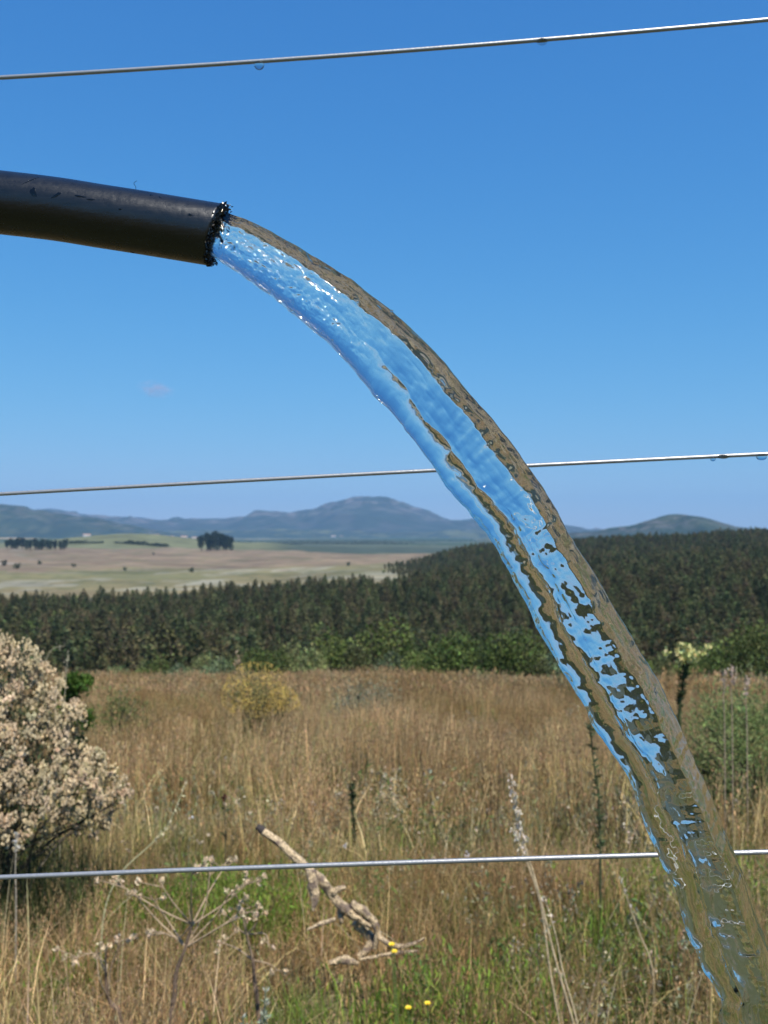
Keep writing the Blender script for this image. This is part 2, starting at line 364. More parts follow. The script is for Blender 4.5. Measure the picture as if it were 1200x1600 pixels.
# ------------------------------------------------------------------ scatter of alike plants that nobody could count
def protos(name, meshes):
    c = bpy.data.collections.new(name)
    for i, me in enumerate(meshes):
        o = bpy.data.objects.new('%s_%03d' % (name, i), me); c.objects.link(o)
    return c
def scatter(name, pts, scl, rot, idx, coll, kind='stuff', tiltamt=0, label=None, cat=None):
    me = mesh(name, pts, [])
    n = len(pts)
    a = me.attributes.new('scl', 'FLOAT_VECTOR', 'POINT'); s = np.asarray(scl, np.float32); s = np.repeat(s[:, None], 3, 1) if s.ndim == 1 else s; a.data.foreach_set('vector', s.ravel())
    a = me.attributes.new('rot', 'FLOAT_VECTOR', 'POINT'); rr = np.zeros((n, 3), np.float32); rr[:, 2] = rot; rr[:, :2] = rng.normal(0, tiltamt, (n, 2)) if tiltamt else 0; a.data.foreach_set('vector', rr.ravel())
    a = me.attributes.new('idx', 'INT', 'POINT'); a.data.foreach_set('value', np.asarray(idx, np.int32))
    o = obj(name, me, kind=kind, label=label, cat=cat)
    g = bpy.data.node_groups.new(name + '_scatter', 'GeometryNodeTree')
    g.interface.new_socket('Geometry', in_out='INPUT', socket_type='NodeSocketGeometry'); g.interface.new_socket('Geometry', in_out='OUTPUT', socket_type='NodeSocketGeometry')
    N = g.nodes.new; L = g.links.new; gi = N('NodeGroupInput'); go = N('NodeGroupOutput')
    ci = N('GeometryNodeCollectionInfo'); ci.inputs[0].default_value = coll; ci.inputs['Separate Children'].default_value = True; ci.inputs['Reset Children'].default_value = True
    ip = N('GeometryNodeInstanceOnPoints'); ip.inputs['Pick Instance'].default_value = True
    def att(nme, ty):
        x = N('GeometryNodeInputNamedAttribute'); x.data_type = ty; x.inputs[0].default_value = nme; return x
    L(gi.outputs[0], ip.inputs['Points']); L(ci.outputs[0], ip.inputs['Instance'])
    L(att('idx', 'INT').outputs[0], ip.inputs['Instance Index']); L(att('rot', 'FLOAT_VECTOR').outputs[0], ip.inputs['Rotation']); L(att('scl', 'FLOAT_VECTOR').outputs[0], ip.inputs['Scale'])
    L(ip.outputs[0], go.inputs[0])
    md = o.modifiers.new('scatter', 'NODES'); md.node_group = g
    return o

# ---- grass tussocks
def rdisc(n, r):
    a = rng.uniform(0, 2 * np.pi, n); q = r * np.sqrt(rng.uniform(0, 1, n)); return np.stack([q * np.cos(a), q * np.sin(a), 0 * a], -1)
def tussock(n, rad, h, w, cols, lean=.35, heads=0, headcol=(.46, .31, .16), segs=3, fill=None, fillcol=None):
    b = Bag(); base = rdisc(n, rad); hh = h * rng.uniform(.5, 1.1, n)
    col = np.array(cols)[rng.integers(0, len(cols), n)] * np.exp(rng.normal(0, .34, (n, 1)))
    ang = rng.uniform(0, 2 * np.pi, n); ln = np.abs(rng.normal(0, lean, n))
    b.add(*blades(base, hh, ang, ln, w * rng.uniform(.6, 1.4, n), col, segs))
    if fill:
        f = rdisc(fill, rad * 1.1); b.add(*blades(f, h * rng.uniform(.15, .45, fill), rng.uniform(0, 6.28, fill), np.abs(rng.normal(.3, .5, fill)), w * 1.8, vary(fillcol, fill), 2))
    if heads:
        k = rng.choice(n, heads, replace=heads > n); t = 1.0
        ln_, h_, a_ = ln[k], hh[k], ang[k]
        for q in range(9):
            t = 1.0 - q * .035
            c = base[k] + np.stack([np.cos(a_) * h_ * ln_ * t * t, np.sin(a_) * h_ * ln_ * t * t, h_ * (1 - .25 * np.minimum(ln_, 1.5)) * t - h_ * ln_ ** 2 * .25 * t ** 3], -1)
            c += rng.normal(0, w * 1.2, c.shape); b.add(*leaves(c, w * 3.2, vary(headcol, heads, .25), .26, np.array([0, 0, 1.]), spread=.7))
    return b.mesh('grass_tussock', M_GRASS)
BR = [(.48, .30, .145), (.38, .215, .10), (.58, .41, .21), (.26, .16, .08), (.44, .31, .14)]
TN = [(.66, .52, .27), (.56, .43, .19), (.42, .33, .14), (.36, .32, .11)]
GR = [(.14, .20, .03), (.19, .24, .05), (.24, .27, .07), (.10, .15, .03)]
OL = [(.24, .22, .09), (.19, .19, .07), (.32, .26, .14), (.14, .14, .05)]
near_p = [tussock(90, .15, .34, .0034, BR, .48, 34, fill=40, fillcol=(.20, .14, .07)) for _ in range(4)] \
       + [tussock(90, .13, .30, .0040, TN, .55, 12, fill=40, fillcol=(.22, .18, .09)) for _ in range(3)] \
       + [tussock(110, .12, .24, .0042, GR, .4, 0, fill=30, fillcol=(.14, .16, .05)) for _ in range(3)] \
       + [tussock(70, .13, .22, .004, OL, .6, 16, (.30, .28, .16), fill=40, fillcol=(.18, .15, .08)) for _ in range(3)]
mid_p = [tussock(100, .30, .55, .0075, BR, .22, 45, fill=30, fillcol=(.20, .14, .07)) for _ in range(4)] \
      + [tussock(90, .30, .50, .008, TN, .4, 25, fill=30, fillcol=(.22, .18, .09)) for _ in range(3)] \
      + [tussock(110, .30, .42, .009, GR, .35, 0, fill=20, fillcol=(.14, .16, .05)) for _ in range(3)] \
      + [tussock(90, .32, .42, .009, OL, .5, 30, (.32, .29, .17), fill=30, fillcol=(.18, .15, .08)) for _ in range(3)]
far_p = [tussock(90, .7, .62, .022, BR, .2, 40, segs=2) for _ in range(3)] + [tussock(80, .7, .58, .024, TN, .35, 30, segs=2) for _ in range(3)] + [tussock(90, .7, .55, .026, OL, .35, 20, (.3, .28, .15), segs=2) for _ in range(2)]
def forb(n, h, w, leaf, cols, tip=None):
    b = Bag(); k = max(5, n // 22); base = rdisc(k, w * .25); hh = h * rng.uniform(.5, 1.1, k); ang = rng.uniform(0, 6.28, k); ln = np.abs(rng.normal(0, .45, k))
    b.add(*blades(base, hh, ang, ln, leaf * .14, vary((.20, .17, .08), k), 3)); q = rng.integers(0, k, n); t = rng.uniform(.12, 1, n)
    c = base[q] + np.stack([np.cos(ang[q]) * hh[q] * ln[q] * t * t, np.sin(ang[q]) * hh[q] * ln[q] * t * t, hh[q] * (1 - .25 * ln[q]) * t], -1) + rng.normal(0, leaf * .5, (n, 3)); c[:, 2] = np.abs(c[:, 2])
    b.add(*leaves(c, leaf * rng.uniform(.6, 1.4, n), vary(cols, n), .34, np.array([0, 0, .8]), spread=1.6))
    if tip is not None: j = t > .8; b.add(*leaves(c[j] + [0, 0, leaf * .4], leaf * .6, vary(tip, j.sum()), .7))
    return b.mesh('weed', M_GREEN)
near_p += [forb(240, .26, .3, .020, (.17, .20, .07)), forb(240, .30, .3, .018, (.24, .24, .15), (.42, .34, .22)), forb(220, .24, .3, .024, (.12, .17, .04))]
mid_p += [forb(420, .50, .8, .034, (.19, .21, .08)), forb(420, .55, .8, .030, (.27, .25, .16), (.5, .42, .28)), forb(420, .46, .8, .038, (.13, .18, .05))]
def field(name, Y0, Y1, dens, half, margin, coll, kinds, smin, smax, maskf=None):
    n0 = int(dens * (Y1 - Y0) * (half * (Y0 + Y1) + 2 * margin))
    y = np.sqrt(rng.uniform(0, 1, n0 * 2)) * (Y1 + margin / half) - margin / half; y = y[y > Y0][:n0]; x = rng.uniform(-1, 1, len(y)) * (half * y + margin)
    z = ground_z(x, y)
    pr = kinds(x, y); u = rng.uniform(0, 1, len(x)); cs = np.cumsum(pr, 0) / pr.sum(0); kk = (u[None] > cs).sum(0)
    s = rng.uniform(smin, smax, len(x)); sz = s * (1 + .25 * noise(x * .8, y * .8, s=55))
    keep = np.ones(len(x), bool)
    if maskf is not None: sz = sz * maskf(x, y); keep = sz > .12 * s
    x, y, z, kk, s, sz = [q[keep] for q in (x, y, z, kk, s, sz)]
    return x, y, z, kk, s, sz
def add_field(name, data, coll, starts):
    x, y, z, kk, s, sz = data; idx = np.zeros(len(x), int)
    for k, (a, b) in enumerate(starts): idx[kk == k] = rng.integers(a, b, (kk == k).sum())
    return scatter(name, np.stack([x, y, z - .01], -1), np.stack([s, s, sz], -1), rng.uniform(0, 6.28, len(x)), idx, coll, tiltamt=.06)
def pxof(x, y): return 600 + 1600 * x / np.maximum(y, .1)
def gz_row(x, y): return 835 + (CAM_Z - ground_z(x, y)) / np.maximum(y, .1) * 1600
def kinds_near(x, y):
    px = pxof(x, y); g = fbm(x * .9, y * .9, s=61); g2 = fbm(x * .6, y * .6, s=71)
    green = .9 + 2.4 * sstep(.1, .7, g) + 1.0 * sstep(800, 1150, px) + .8 * sstep(3.3, 2.4, y) * sstep(500, 700, px) + 1.6 * sstep(170, 230, px) * sstep(520, 430, px) * sstep(5.2, 4.6, y)
    return np.stack([1.0 + 2.4 * sstep(.0, .6, g2) + 1.5 * sstep(420, 250, px) * sstep(3.9, 3.2, y), .7 + 1.0 * sstep(.5, -.3, g2), green, .8 + 1.4 * sstep(-.1, -.6, g2), .25 + 1.6 * sstep(.2, .8, fbm(x * 1.3, y * 1.3, s=171))])
def mask_near(x, y):
    px = pxof(x, y); m = np.ones_like(x)
    m = np.where((px > 370) & (px < 640) & (y < 3.9), .58, m)
    m = np.where((np.hypot(x, y) < 1.7), 0, m)
    return m
def kinds_mid(x, y):
    px = pxof(x, y); g = fbm(x * .16, y * .16, s=81); g2 = fbm(x * .11, y * .11, s=91)
    green = .45 + 1.9 * sstep(.25, .8, g) + 2.0 * sstep(1000, 1150, px) * sstep(22, 10, y)
    return np.stack([1.9 + 1.2 * g2, 1.5 - .9 * g2, green, .7 + 1.2 * sstep(.0, .7, -g2) + 1.5 * sstep(1000, 1150, px) * sstep(22, 10, y), .16 + 1.6 * sstep(.25, .8, fbm(x * .3, y * .3, s=181))])
def kinds_far(x, y):
    g = fbm(x * .05, y * .07, s=101); tr = np.exp(-((x - (-1.5 + (y - 30) * .30)) / 1.1) ** 2) * (y > 26); return np.stack([1.4 + .6 * g - 1.3 * tr, 1.0 - .5 * g + 9 * tr, .5 + .7 * sstep(.0, .7, g)])
c1, c2, c3 = protos('near_grass', near_p), protos('mid_grass', mid_p), protos('far_grass', far_p)
st = [(0, 4), (4, 7), (7, 10), (10, 13)]
st.append((13, 16))
add_field('meadow_grass', field('a', 1.75, 6.6, 62, .42, .7, c1, kinds_near, .75, 1.25, mask_near), c1, st)
add_field('tall_meadow_grass', field('b', 5.2, 24, 11, .42, 1.2, c2, kinds_mid, .7, 1.2), c2, st)
add_field('distant_meadow_grass', field('c', 21, 88, 2.6, .42, 6, c3, kinds_far, .8, 1.3, lambda x, y: (.85 + .35 * fbm(x * .12, y * .05, s=191)) * (1 - .45 * np.exp(-((x - (-1.5 + (y - 30) * .30)) / .9) ** 2))), c3, [(0, 3), (3, 6), (6, 8)])

# ------------------------------------------------------------------ trees
def pine_mesh(h, dens, leaf, seed, col=(.048, .052, .026), wide=.24):
    """trunk and crown of a plantation pine, returned as two meshes"""
    b = Bag(); n = dens
    t = rng.beta(1.1, 1.5, n); zz = h * (.12 + .88 * t); lay = .5 + .5 * np.sin(t * 34 + seed)
    rad = h * wide * (1 - t ** 2.6) ** .75 * (.82 + .18 * lay) * (.75 + .35 * noise(np.cos(t * 9) * 2, t * 7, s=seed))
    a = rng.uniform(0, 2 * np.pi, n); rr = rad * rng.uniform(.25, 1.08, n) ** .6; rr *= 1 + .22 * noise(np.cos(a) * 2, np.sin(a) * 2, t * 6, s=seed + 2)
    c = np.stack([rr * np.cos(a), rr * np.sin(a), zz - rr * .15], -1)
    d = np.stack([np.cos(a), np.sin(a), .55 + 0 * a], -1)
    b.add(*leaves(c, leaf * rng.uniform(.6, 1.4, n), vary(col, n, .35, .10), .38, d, spread=.9))
    crown = b.mesh('pine_crown', M_TREE)
    tb = Bag(); tb.add(*tube([(0, 0, -.3), (0, 0, h * .5), (0.02 * h, 0, h * .97)], [h * .018, h * .013, .02], 6), C=(.09, .07, .05))
    for k in range(10):
        zz = h * rng.uniform(.15, .8); a = rng.uniform(0, 6.28); l = h * wide * (1 - zz / h) * .8
        tb.add(*tube([(0, 0, zz), (l * math.cos(a), l * math.sin(a), zz + l * .2)], [h * .006, .01], 4), C=(.09, .07, .05))
    return crown, tb.mesh('pine_trunk', M_BARK)
def leafy_mesh(h, w, n, leaf, seed, col, lobes=9, low=.15, trunkcol=(.10, .08, .06)):
    b = Bag(); cs = []
    for k in range(lobes):
        a = rng.uniform(0, 6.28); q = w * .5 * rng.uniform(.1, .75); zz = h * rng.uniform(low + .15, .82); cs.append((q * math.cos(a), q * math.sin(a), zz, rng.uniform(.18, .34) * min(w, h)))
    cs.append((0, 0, h * .72, .27 * min(w, h)))
    cs = np.array(cs); k = rng.choice(len(cs), n, p=cs[:, 3] ** 2 / (cs[:, 3] ** 2).sum()); d = rng.normal(size=(n, 3)); d /= np.linalg.norm(d, axis=1)[:, None]
    rad = cs[k, 3] * rng.uniform(.35, 1.05, n) ** .45 * (1 + .18 * noise(d[:, 0] * 4, d[:, 1] * 4, d[:, 2] * 4, s=seed))
    c = cs[k, :3] + d * rad[:, None]; c[:, 2] = np.maximum(c[:, 2], h * low * rng.uniform(.1, 1, n))
    lobecol = np.exp(rng.normal(0, .18, len(cs)))[k][:, None]
    b.add(*leaves(c, leaf * rng.uniform(.6, 1.4, n), vary(col, n, .28, .08) * lobecol, .55, d, spread=1.4))
    crown = b.mesh('leafy_crown', M_TREE)
    tb = Bag(); tb.add(*tube([(0, 0, -.2), (0, 0, h * .3), (0, 0, h * .6)], [h * .03, h * .025, h * .012], 6), C=trunkcol)
    for q in cs[:7]: tb.add(*tube(smoothline([(0, 0, h * .1), (q[0] * .5, q[1] * .5, q[2] * .5), q[:3]], 5), np.linspace(h * .018, .01, 5), 5), C=trunkcol)
    return crown, tb.mesh('leafy_trunk', M_BARK)
def join_mesh(ms, name):
    V = []; F4 = []; F3 = []; C = []; mi = []; n = 0; mats = []
    for k, me in enumerate(ms):
        v = np.empty(len(me.vertices) * 3, np.float32); me.vertices.foreach_get('co', v); V.append(v.reshape(-1, 3))
        c = np.empty(len(me.vertices) * 4, np.float32); me.color_attributes['col'].data.foreach_get('color', c); C.append(c.reshape(-1, 4)[:, :3])
        li = np.empty(len(me.loops), np.int32); me.loops.foreach_get('vertex_index', li); lt = np.empty(len(me.polygons), np.int32); me.polygons.foreach_get('loop_total', lt); ls = np.cumsum(lt) - lt
        q = ls[lt == 4]; t = ls[lt == 3]
        F4.append((li[q[:, None] + np.arange(4)] + n, k)); F3.append((li[t[:, None] + np.arange(3)] + n, k)); n += len(me.vertices); mats.append(me.materials[0])
    out = mesh(name, np.concatenate(V), [np.concatenate([f for f, k in F4]), np.concatenate([f for f, k in F3])], np.concatenate(C), False, mats)
    mi = np.concatenate([np.full(len(f), k) for f, k in F4] + [np.full(len(f), k) for f, k in F3]).astype(np.int32); out.polygons.foreach_set('material_index', mi)
    return out
PC = [(.108, .103, .042), (.084, .098, .038), (.118, .098, .048), (.064, .080, .033)]
wood_p = [join_mesh(pine_mesh(9, 620, .62, k, PC[k % 4], .21 + .02 * (k % 3)), 'wood_pine') for k in range(6)] \
       + [join_mesh(leafy_mesh(7, 6.5, 700, .55, 40 + k, [(.085, .115, .030), (.06, .085, .035), (.11, .12, .05)][k]), 'wood_broadleaf') for k in range(3)]
CW = protos('wood', wood_p)
def wood_pts(r0, r1, sp, pxa, pxb, jit=.45):
    out = []; r = r0
    while r < r1:
        a0 = math.atan((pxa - 600) / 1600); a1 = math.atan((pxb - 600) / 1600); n = max(2, int((a1 - a0) * r / sp)); a = np.linspace(a0, a1, n) + rng.uniform(-jit, jit, n) * sp / r
        rr = r + rng.uniform(-jit, jit, n) * sp; out.append(np.stack([rr * np.sin(a), rr * np.cos(a)], -1)); r += sp
    return np.concatenate(out)
def forest():
    A = wood_pts(136, 560, 4.9, -330, 1560)
    px = pxof(A[:, 0], A[:, 1]); r = np.hypot(A[:, 0], A[:, 1])
    edge = 520 + 30 * fbm(A[:, 0] / 50, A[:, 1] / 50, s=111)
    A = A[(r < edge) | (px > 640)]
    B = wood_pts(563, 1230, 6.5, 600, 1700); px = pxof(B[:, 0], B[:, 1]); r = np.hypot(B[:, 0], B[:, 1])
    B = B[(r < 1220) & (px > 625 + 30 * noise(r / 40, 0 * r, s=4) + np.clip(1000 - r, 0, 600) * -.0 )]
    Q = np.concatenate([A, B]); x, y = Q.T; r = np.hypot(x, y); px = pxof(x, y); n = len(Q)
    big = np.where(r > 563, 1.15, 1.0)
    stand = fbm(x / 70, y / 70, s=121)
    s = rng.uniform(.62, 1.18, n) * big * (1 + .14 * stand)
    s = s * np.where(r > 563, .45 + .55 * sstep(625, 730, px), 1)
    leafy = (rng.uniform(0, 1, n) < (.03 + .75 * sstep(.25, .7, fbm(x / 45, y / 45, s=131)) * sstep(330, 480, px) * sstep(950, 820, px) * sstep(300, 180, r) + .35 * sstep(175, 140, r)))
    idx = np.where(leafy, rng.integers(6, 9, n), rng.integers(0, 6, n))
    return scatter('forest', np.stack([x, y, ground_z(x, y) - .2], -1), np.stack([s * 1.1, s * 1.1, s * rng.uniform(.72, 1.02, n)], -1), rng.uniform(0, 6.28, n), idx, CW, tiltamt=.03)
forest()
def tree(name, meshes, x, y, s, rot, label, cat, group, first={}):
    key = meshes[0].name
    root = bpy.data.objects.new(name, None); COL.objects.link(root); root.location = (x, y, float(ground_z(x, y)) - .15); root.scale = s; root.rotation_euler = (0, 0, rot)
    root['label'] = label; root['category'] = cat
    if group: root['group'] = group
    obj('crown', meshes[0], root); obj('trunk', meshes[1], root); return root
_o1 = 'first second third fourth fifth sixth seventh eighth ninth tenth eleventh twelfth thirteenth fourteenth fifteenth sixteenth seventeenth eighteenth nineteenth'.split()
ORD = _o1 + ['twentieth'] + ['twenty-' + q for q in _o1[:9]] + ['thirtieth'] + ['thirty-' + q for q in _o1[:9]]
pine_near = [pine_mesh(9, 1500, .42, 60 + k, PC[k % 4], .21 + .03 * k) for k in range(3)]
for k, px in enumerate(np.linspace(-20, 1225, 44)):
    if k % 11 == 7: continue
    r = rng.uniform(124, 134); px = px + rng.uniform(-9, 9); x = (px - 600) / 1600 * r; s = rng.uniform(.62, .9)
    tree('pine_tree', pine_near[k % 3], x, r, (s * 1.1, s * 1.1, s * rng.uniform(.85, 1.05)), rng.uniform(0, 6), 'dark olive pine tree at the near edge of the wood below the field', 'pine tree', 'pine trees along the near edge of the wood')
GB = [(.115, .145, .038), (.09, .125, .03), (.14, .155, .06), (.045, .07, .02), (.10, .13, .065)]
shrub_m = [leafy_mesh(3.2, 4.2, 2200, .20, 80 + k, GB[k], 10, .0) for k in range(5)]
sh = [(-10, .8, 1), (150, .6, 4), (190, .6, 2), (235, .7, 0), (280, .7, 4), (318, .75, 2), (345, .8, 4), (378, .8, 0), (415, .95, 1), (450, .9, 2), (487, .95, 2), (520, 1.1, 0), (556, 1.0, 2), (585, 1.35, 0), (612, .9, 4), (640, .8, 1), (665, .8, 0), (693, 1.15, 3), (722, 1.2, 1), (752, 1.15, 3), (782, 1.3, 1), (806, 1.0, 0), (835, .9, 2), (866, .8, 4), (905, .75, 0), (985, .8, 0), (1035, .7, 2), (1078, .7, 0), (1125, .8, 1), (1165, 1.3, 0), (1196, 1.2, 0), (1230, 1.3, 1)]
for k, (px, s, c) in enumerate(sh):
    r = 88 + rng.uniform(-3, 5); x = (px - 600) / 1600 * r
    word = ['bright green', 'mid green', 'pale olive green', 'dark green', 'grey green'][c]
    if k % 2: r += 9; s *= 1.15; x = (px - 600) / 1600 * r
    tree('shrub', shrub_m[c], x, r, (s * 1.25, s * 1.25, s * 1.3 + .25), rng.uniform(0, 6), f'{word} rounded shrub, {ORD[k]} from the left along the edge between field and wood', 'shrub', 'shrubs between the field and the wood')
# farm trees far off
clump = [leafy_mesh(20, 13, 900, 1.6, 95 + k, (.028, .042, .022), 8, .02) for k in range(2)]
def at_row(px, r): x = (px - 600) / 1600 * r; return x, r
for k, (px, s) in enumerate([(315, .95), (324, 1.1), (334, 1.15), (344, 1.05), (354, .95), (361, .85), (329, 1.0), (348, 1.0)]):
    x, y = at_row(px, 1920 + 14 * (k % 3)); tree('eucalyptus_tree', clump[k % 2], x, y, (s * 1.5, s * 1.5, s * 1.75), k, f'tall dark tree, {ORD[sorted([315, 324, 334, 344, 354, 361, 329, 348]).index(px)]} from the left in the clump right of the green hill', 'tree', 'clump of dark trees by the green hill')
for k, (px, s) in enumerate([(12, .8), (17, .9), (22, .8), (28, .95), (35, 1), (42, .8), (48, .9), (55, 1.0), (61, .8), (67, .95), (74, .9), (80, .8), (87, .85), (94, .8), (101, .95)]):
    x, y = at_row(px, 1900 + 12 * (k % 3)); tree('windbreak_tree', clump[k % 2], x, y, (s * 1.15, s * 1.15, s * 1.2), k, f'dark tree, {ORD[k]} from the left in the row on the far ploughed slope', 'tree', 'row of dark trees on the ploughed slope')
bushm = leafy_mesh(5, 7, 400, .8, 99, (.035, .055, .025), 6, .0)
for k, (px, row_r, s) in enumerate([(8, 1180, 1.3), (62, 1230, 1), (115, 1150, .9), (195, 1050, .8), (300, 980, 1), (28, 1050, 1.2), (545, 1150, .9), (240, 1700, .8)]):
    x, y = at_row(px, row_r); tree('field_bush', bushm, x, y, (s, s, s), k, ['dark bush at the left edge under the far row of trees', 'small dark bush below the middle of the far row of trees', 'small dark bush on the ploughed field below the left end of the green hill', 'lone bush on the pale pasture just above the wood', 'lowest lone bush on the pasture, below the clump of trees', 'dark bush among the pale stones at far left', 'small bush at the right end of the ploughed field', 'tiny bush below the middle of the green hill'][k], 'bush', 'lone bushes on the far ploughed field')
hedge = Bag()
def hedgerow(px0, px1, r0, r1, h, w, label, n):
    t = rng.uniform(0, 1, n); px = px0 + (px1 - px0) * t; r = r0 + (r1 - r0) * t; x = (px - 600) / 1600 * r + rng.normal(0, w, n); y = r + rng.normal(0, w, n)
    z = ground_z(x, y) + rng.uniform(0, h, n) * (.7 + .5 * noise(px / 6, 0 * px, s=3))
    b = Bag().add(*leaves(np.stack([x, y, z], -1), 3.0, vary((.04, .05, .025), n), .6)); obj('hedgerow', b.mesh('hedgerow', M_TREE), label=label, cat='hedgerow', kind='stuff')
hedgerow(181, 262, 2240, 2200, 8, 3, 'low dark hedge line below the green hill crest', 1500)
hedgerow(108, 160, 2260, 2240, 6, 3, 'short dark hedge line left below the green hill', 800)
hedgerow(360, 640, 3500, 3900, 14, 40, 'long dark belt of trees on the plain below the mountain', 5000)
hedgerow(430, 780, 5000, 5600, 14, 60, 'thin tree belt nearest the foot of the big mountain', 4000)
# tiny farm houses on the plain
def plain_mat(name, c, rough=.8, metal=0): 
    m, t, o = nm(name); p = t.nodes.new('ShaderNodeBsdfPrincipled'); nz = t.nodes.new('ShaderNodeTexNoise'); nz.inputs['Scale'].default_value = 3
    mx = t.nodes.new('ShaderNodeMix'); mx.data_type = 'RGBA'; mx.inputs['A'].default_value = (*[q * .8 for q in c], 1); mx.inputs['B'].default_value = (*[min(1, q * 1.15) for q in c], 1)
    t.links.new(nz.outputs['Fac'], mx.inputs['Factor']); t.links.new(mx.outputs['Result'], p.inputs['Base Color']); p.inputs['Roughness'].default_value = rough; p.inputs['Metallic'].default_value = metal
    t.links.new(p.outputs[0], o.inputs['Surface']); return m
M_WALL, M_ROOF, M_DARK = plain_mat('whitewash', (.78, .76, .7)), plain_mat('clay_roof', (.42, .27, .2)), plain_mat('dark_opening', (.03, .03, .03))
def roofmesh(w, d, h, e):
    V = np.array([(-w / 2 - e, -d / 2 - e, h), (w / 2 + e, -d / 2 - e, h), (w / 2 + e, d / 2 + e, h), (-w / 2 - e, d / 2 + e, h), (-w / 2 - e, 0, h + d * .3), (w / 2 + e, 0, h + d * .3)])
    return mesh('roof', V, [np.array([[0, 1, 5, 4], [2, 3, 4, 5], [0, 3, 2, 1]]), np.array([[0, 4, 3], [1, 2, 5]])], None, False, [M_ROOF])
wallm = mesh('wall', *box(-11, 11, -6, 6, -3, 7), None, False, [M_WALL]); roofm = roofmesh(22, 12, 7.02, .8); winm = mesh('window', *box(-1, 1, -6.12, -5.9, 2.5, 5), None, False, [M_DARK]); doorm = mesh('door', *box(-.8, .8, -6.12, -5.9, 0, 3.4), None, False, [M_DARK])
for k, (px, r, s, lab) in enumerate([(136, 4200, 1.3, 'pale farmhouse standing alone left of the green hill'), (232, 4700, 1.2, 'white farmhouse, first on the left in the hamlet behind the green hill'), (243, 4900, 1.6, 'widest white house of the hamlet behind the green hill'), (256, 4750, 1.2, 'pale house at the right of the widest white house'), (268, 4850, 1.0, 'small pale house in the middle of the far hamlet'), (288, 4700, 1.3, 'pale brown farm building nearest the left of the dark tree clump'), (304, 4800, 1.1, 'tan roofed farm building touching the dark tree clump'), (521, 9200, 1.8, 'tiny white house at the foot of the big mountain, left one'), (533, 9300, 1.5, 'tiny white house at the foot of the big mountain, right one')]):
    x, y = at_row(px, r); root = obj('farmhouse', None, label=lab, cat='house'); root.location = (x, y, float(ground_z(x, y)) + (10 if r < 6000 else 2)); root.rotation_euler = (0, 0, rng.uniform(-.3, .3)); root.scale = (s,) * 3
    obj('wall', wallm, root); obj('roof', roofm, root); obj('door', doorm, root)
    for q in (-7, 6): w = obj('window', winm, root); w.location = (q, 0, 0)

# ------------------------------------------------------------------ plants of the field
def gz(x, y): return float(ground_z(x, y))
def on_ground(px, Y): x = (px - 600) / 1600 * Y; return np.array([x, Y, gz(x, Y)])
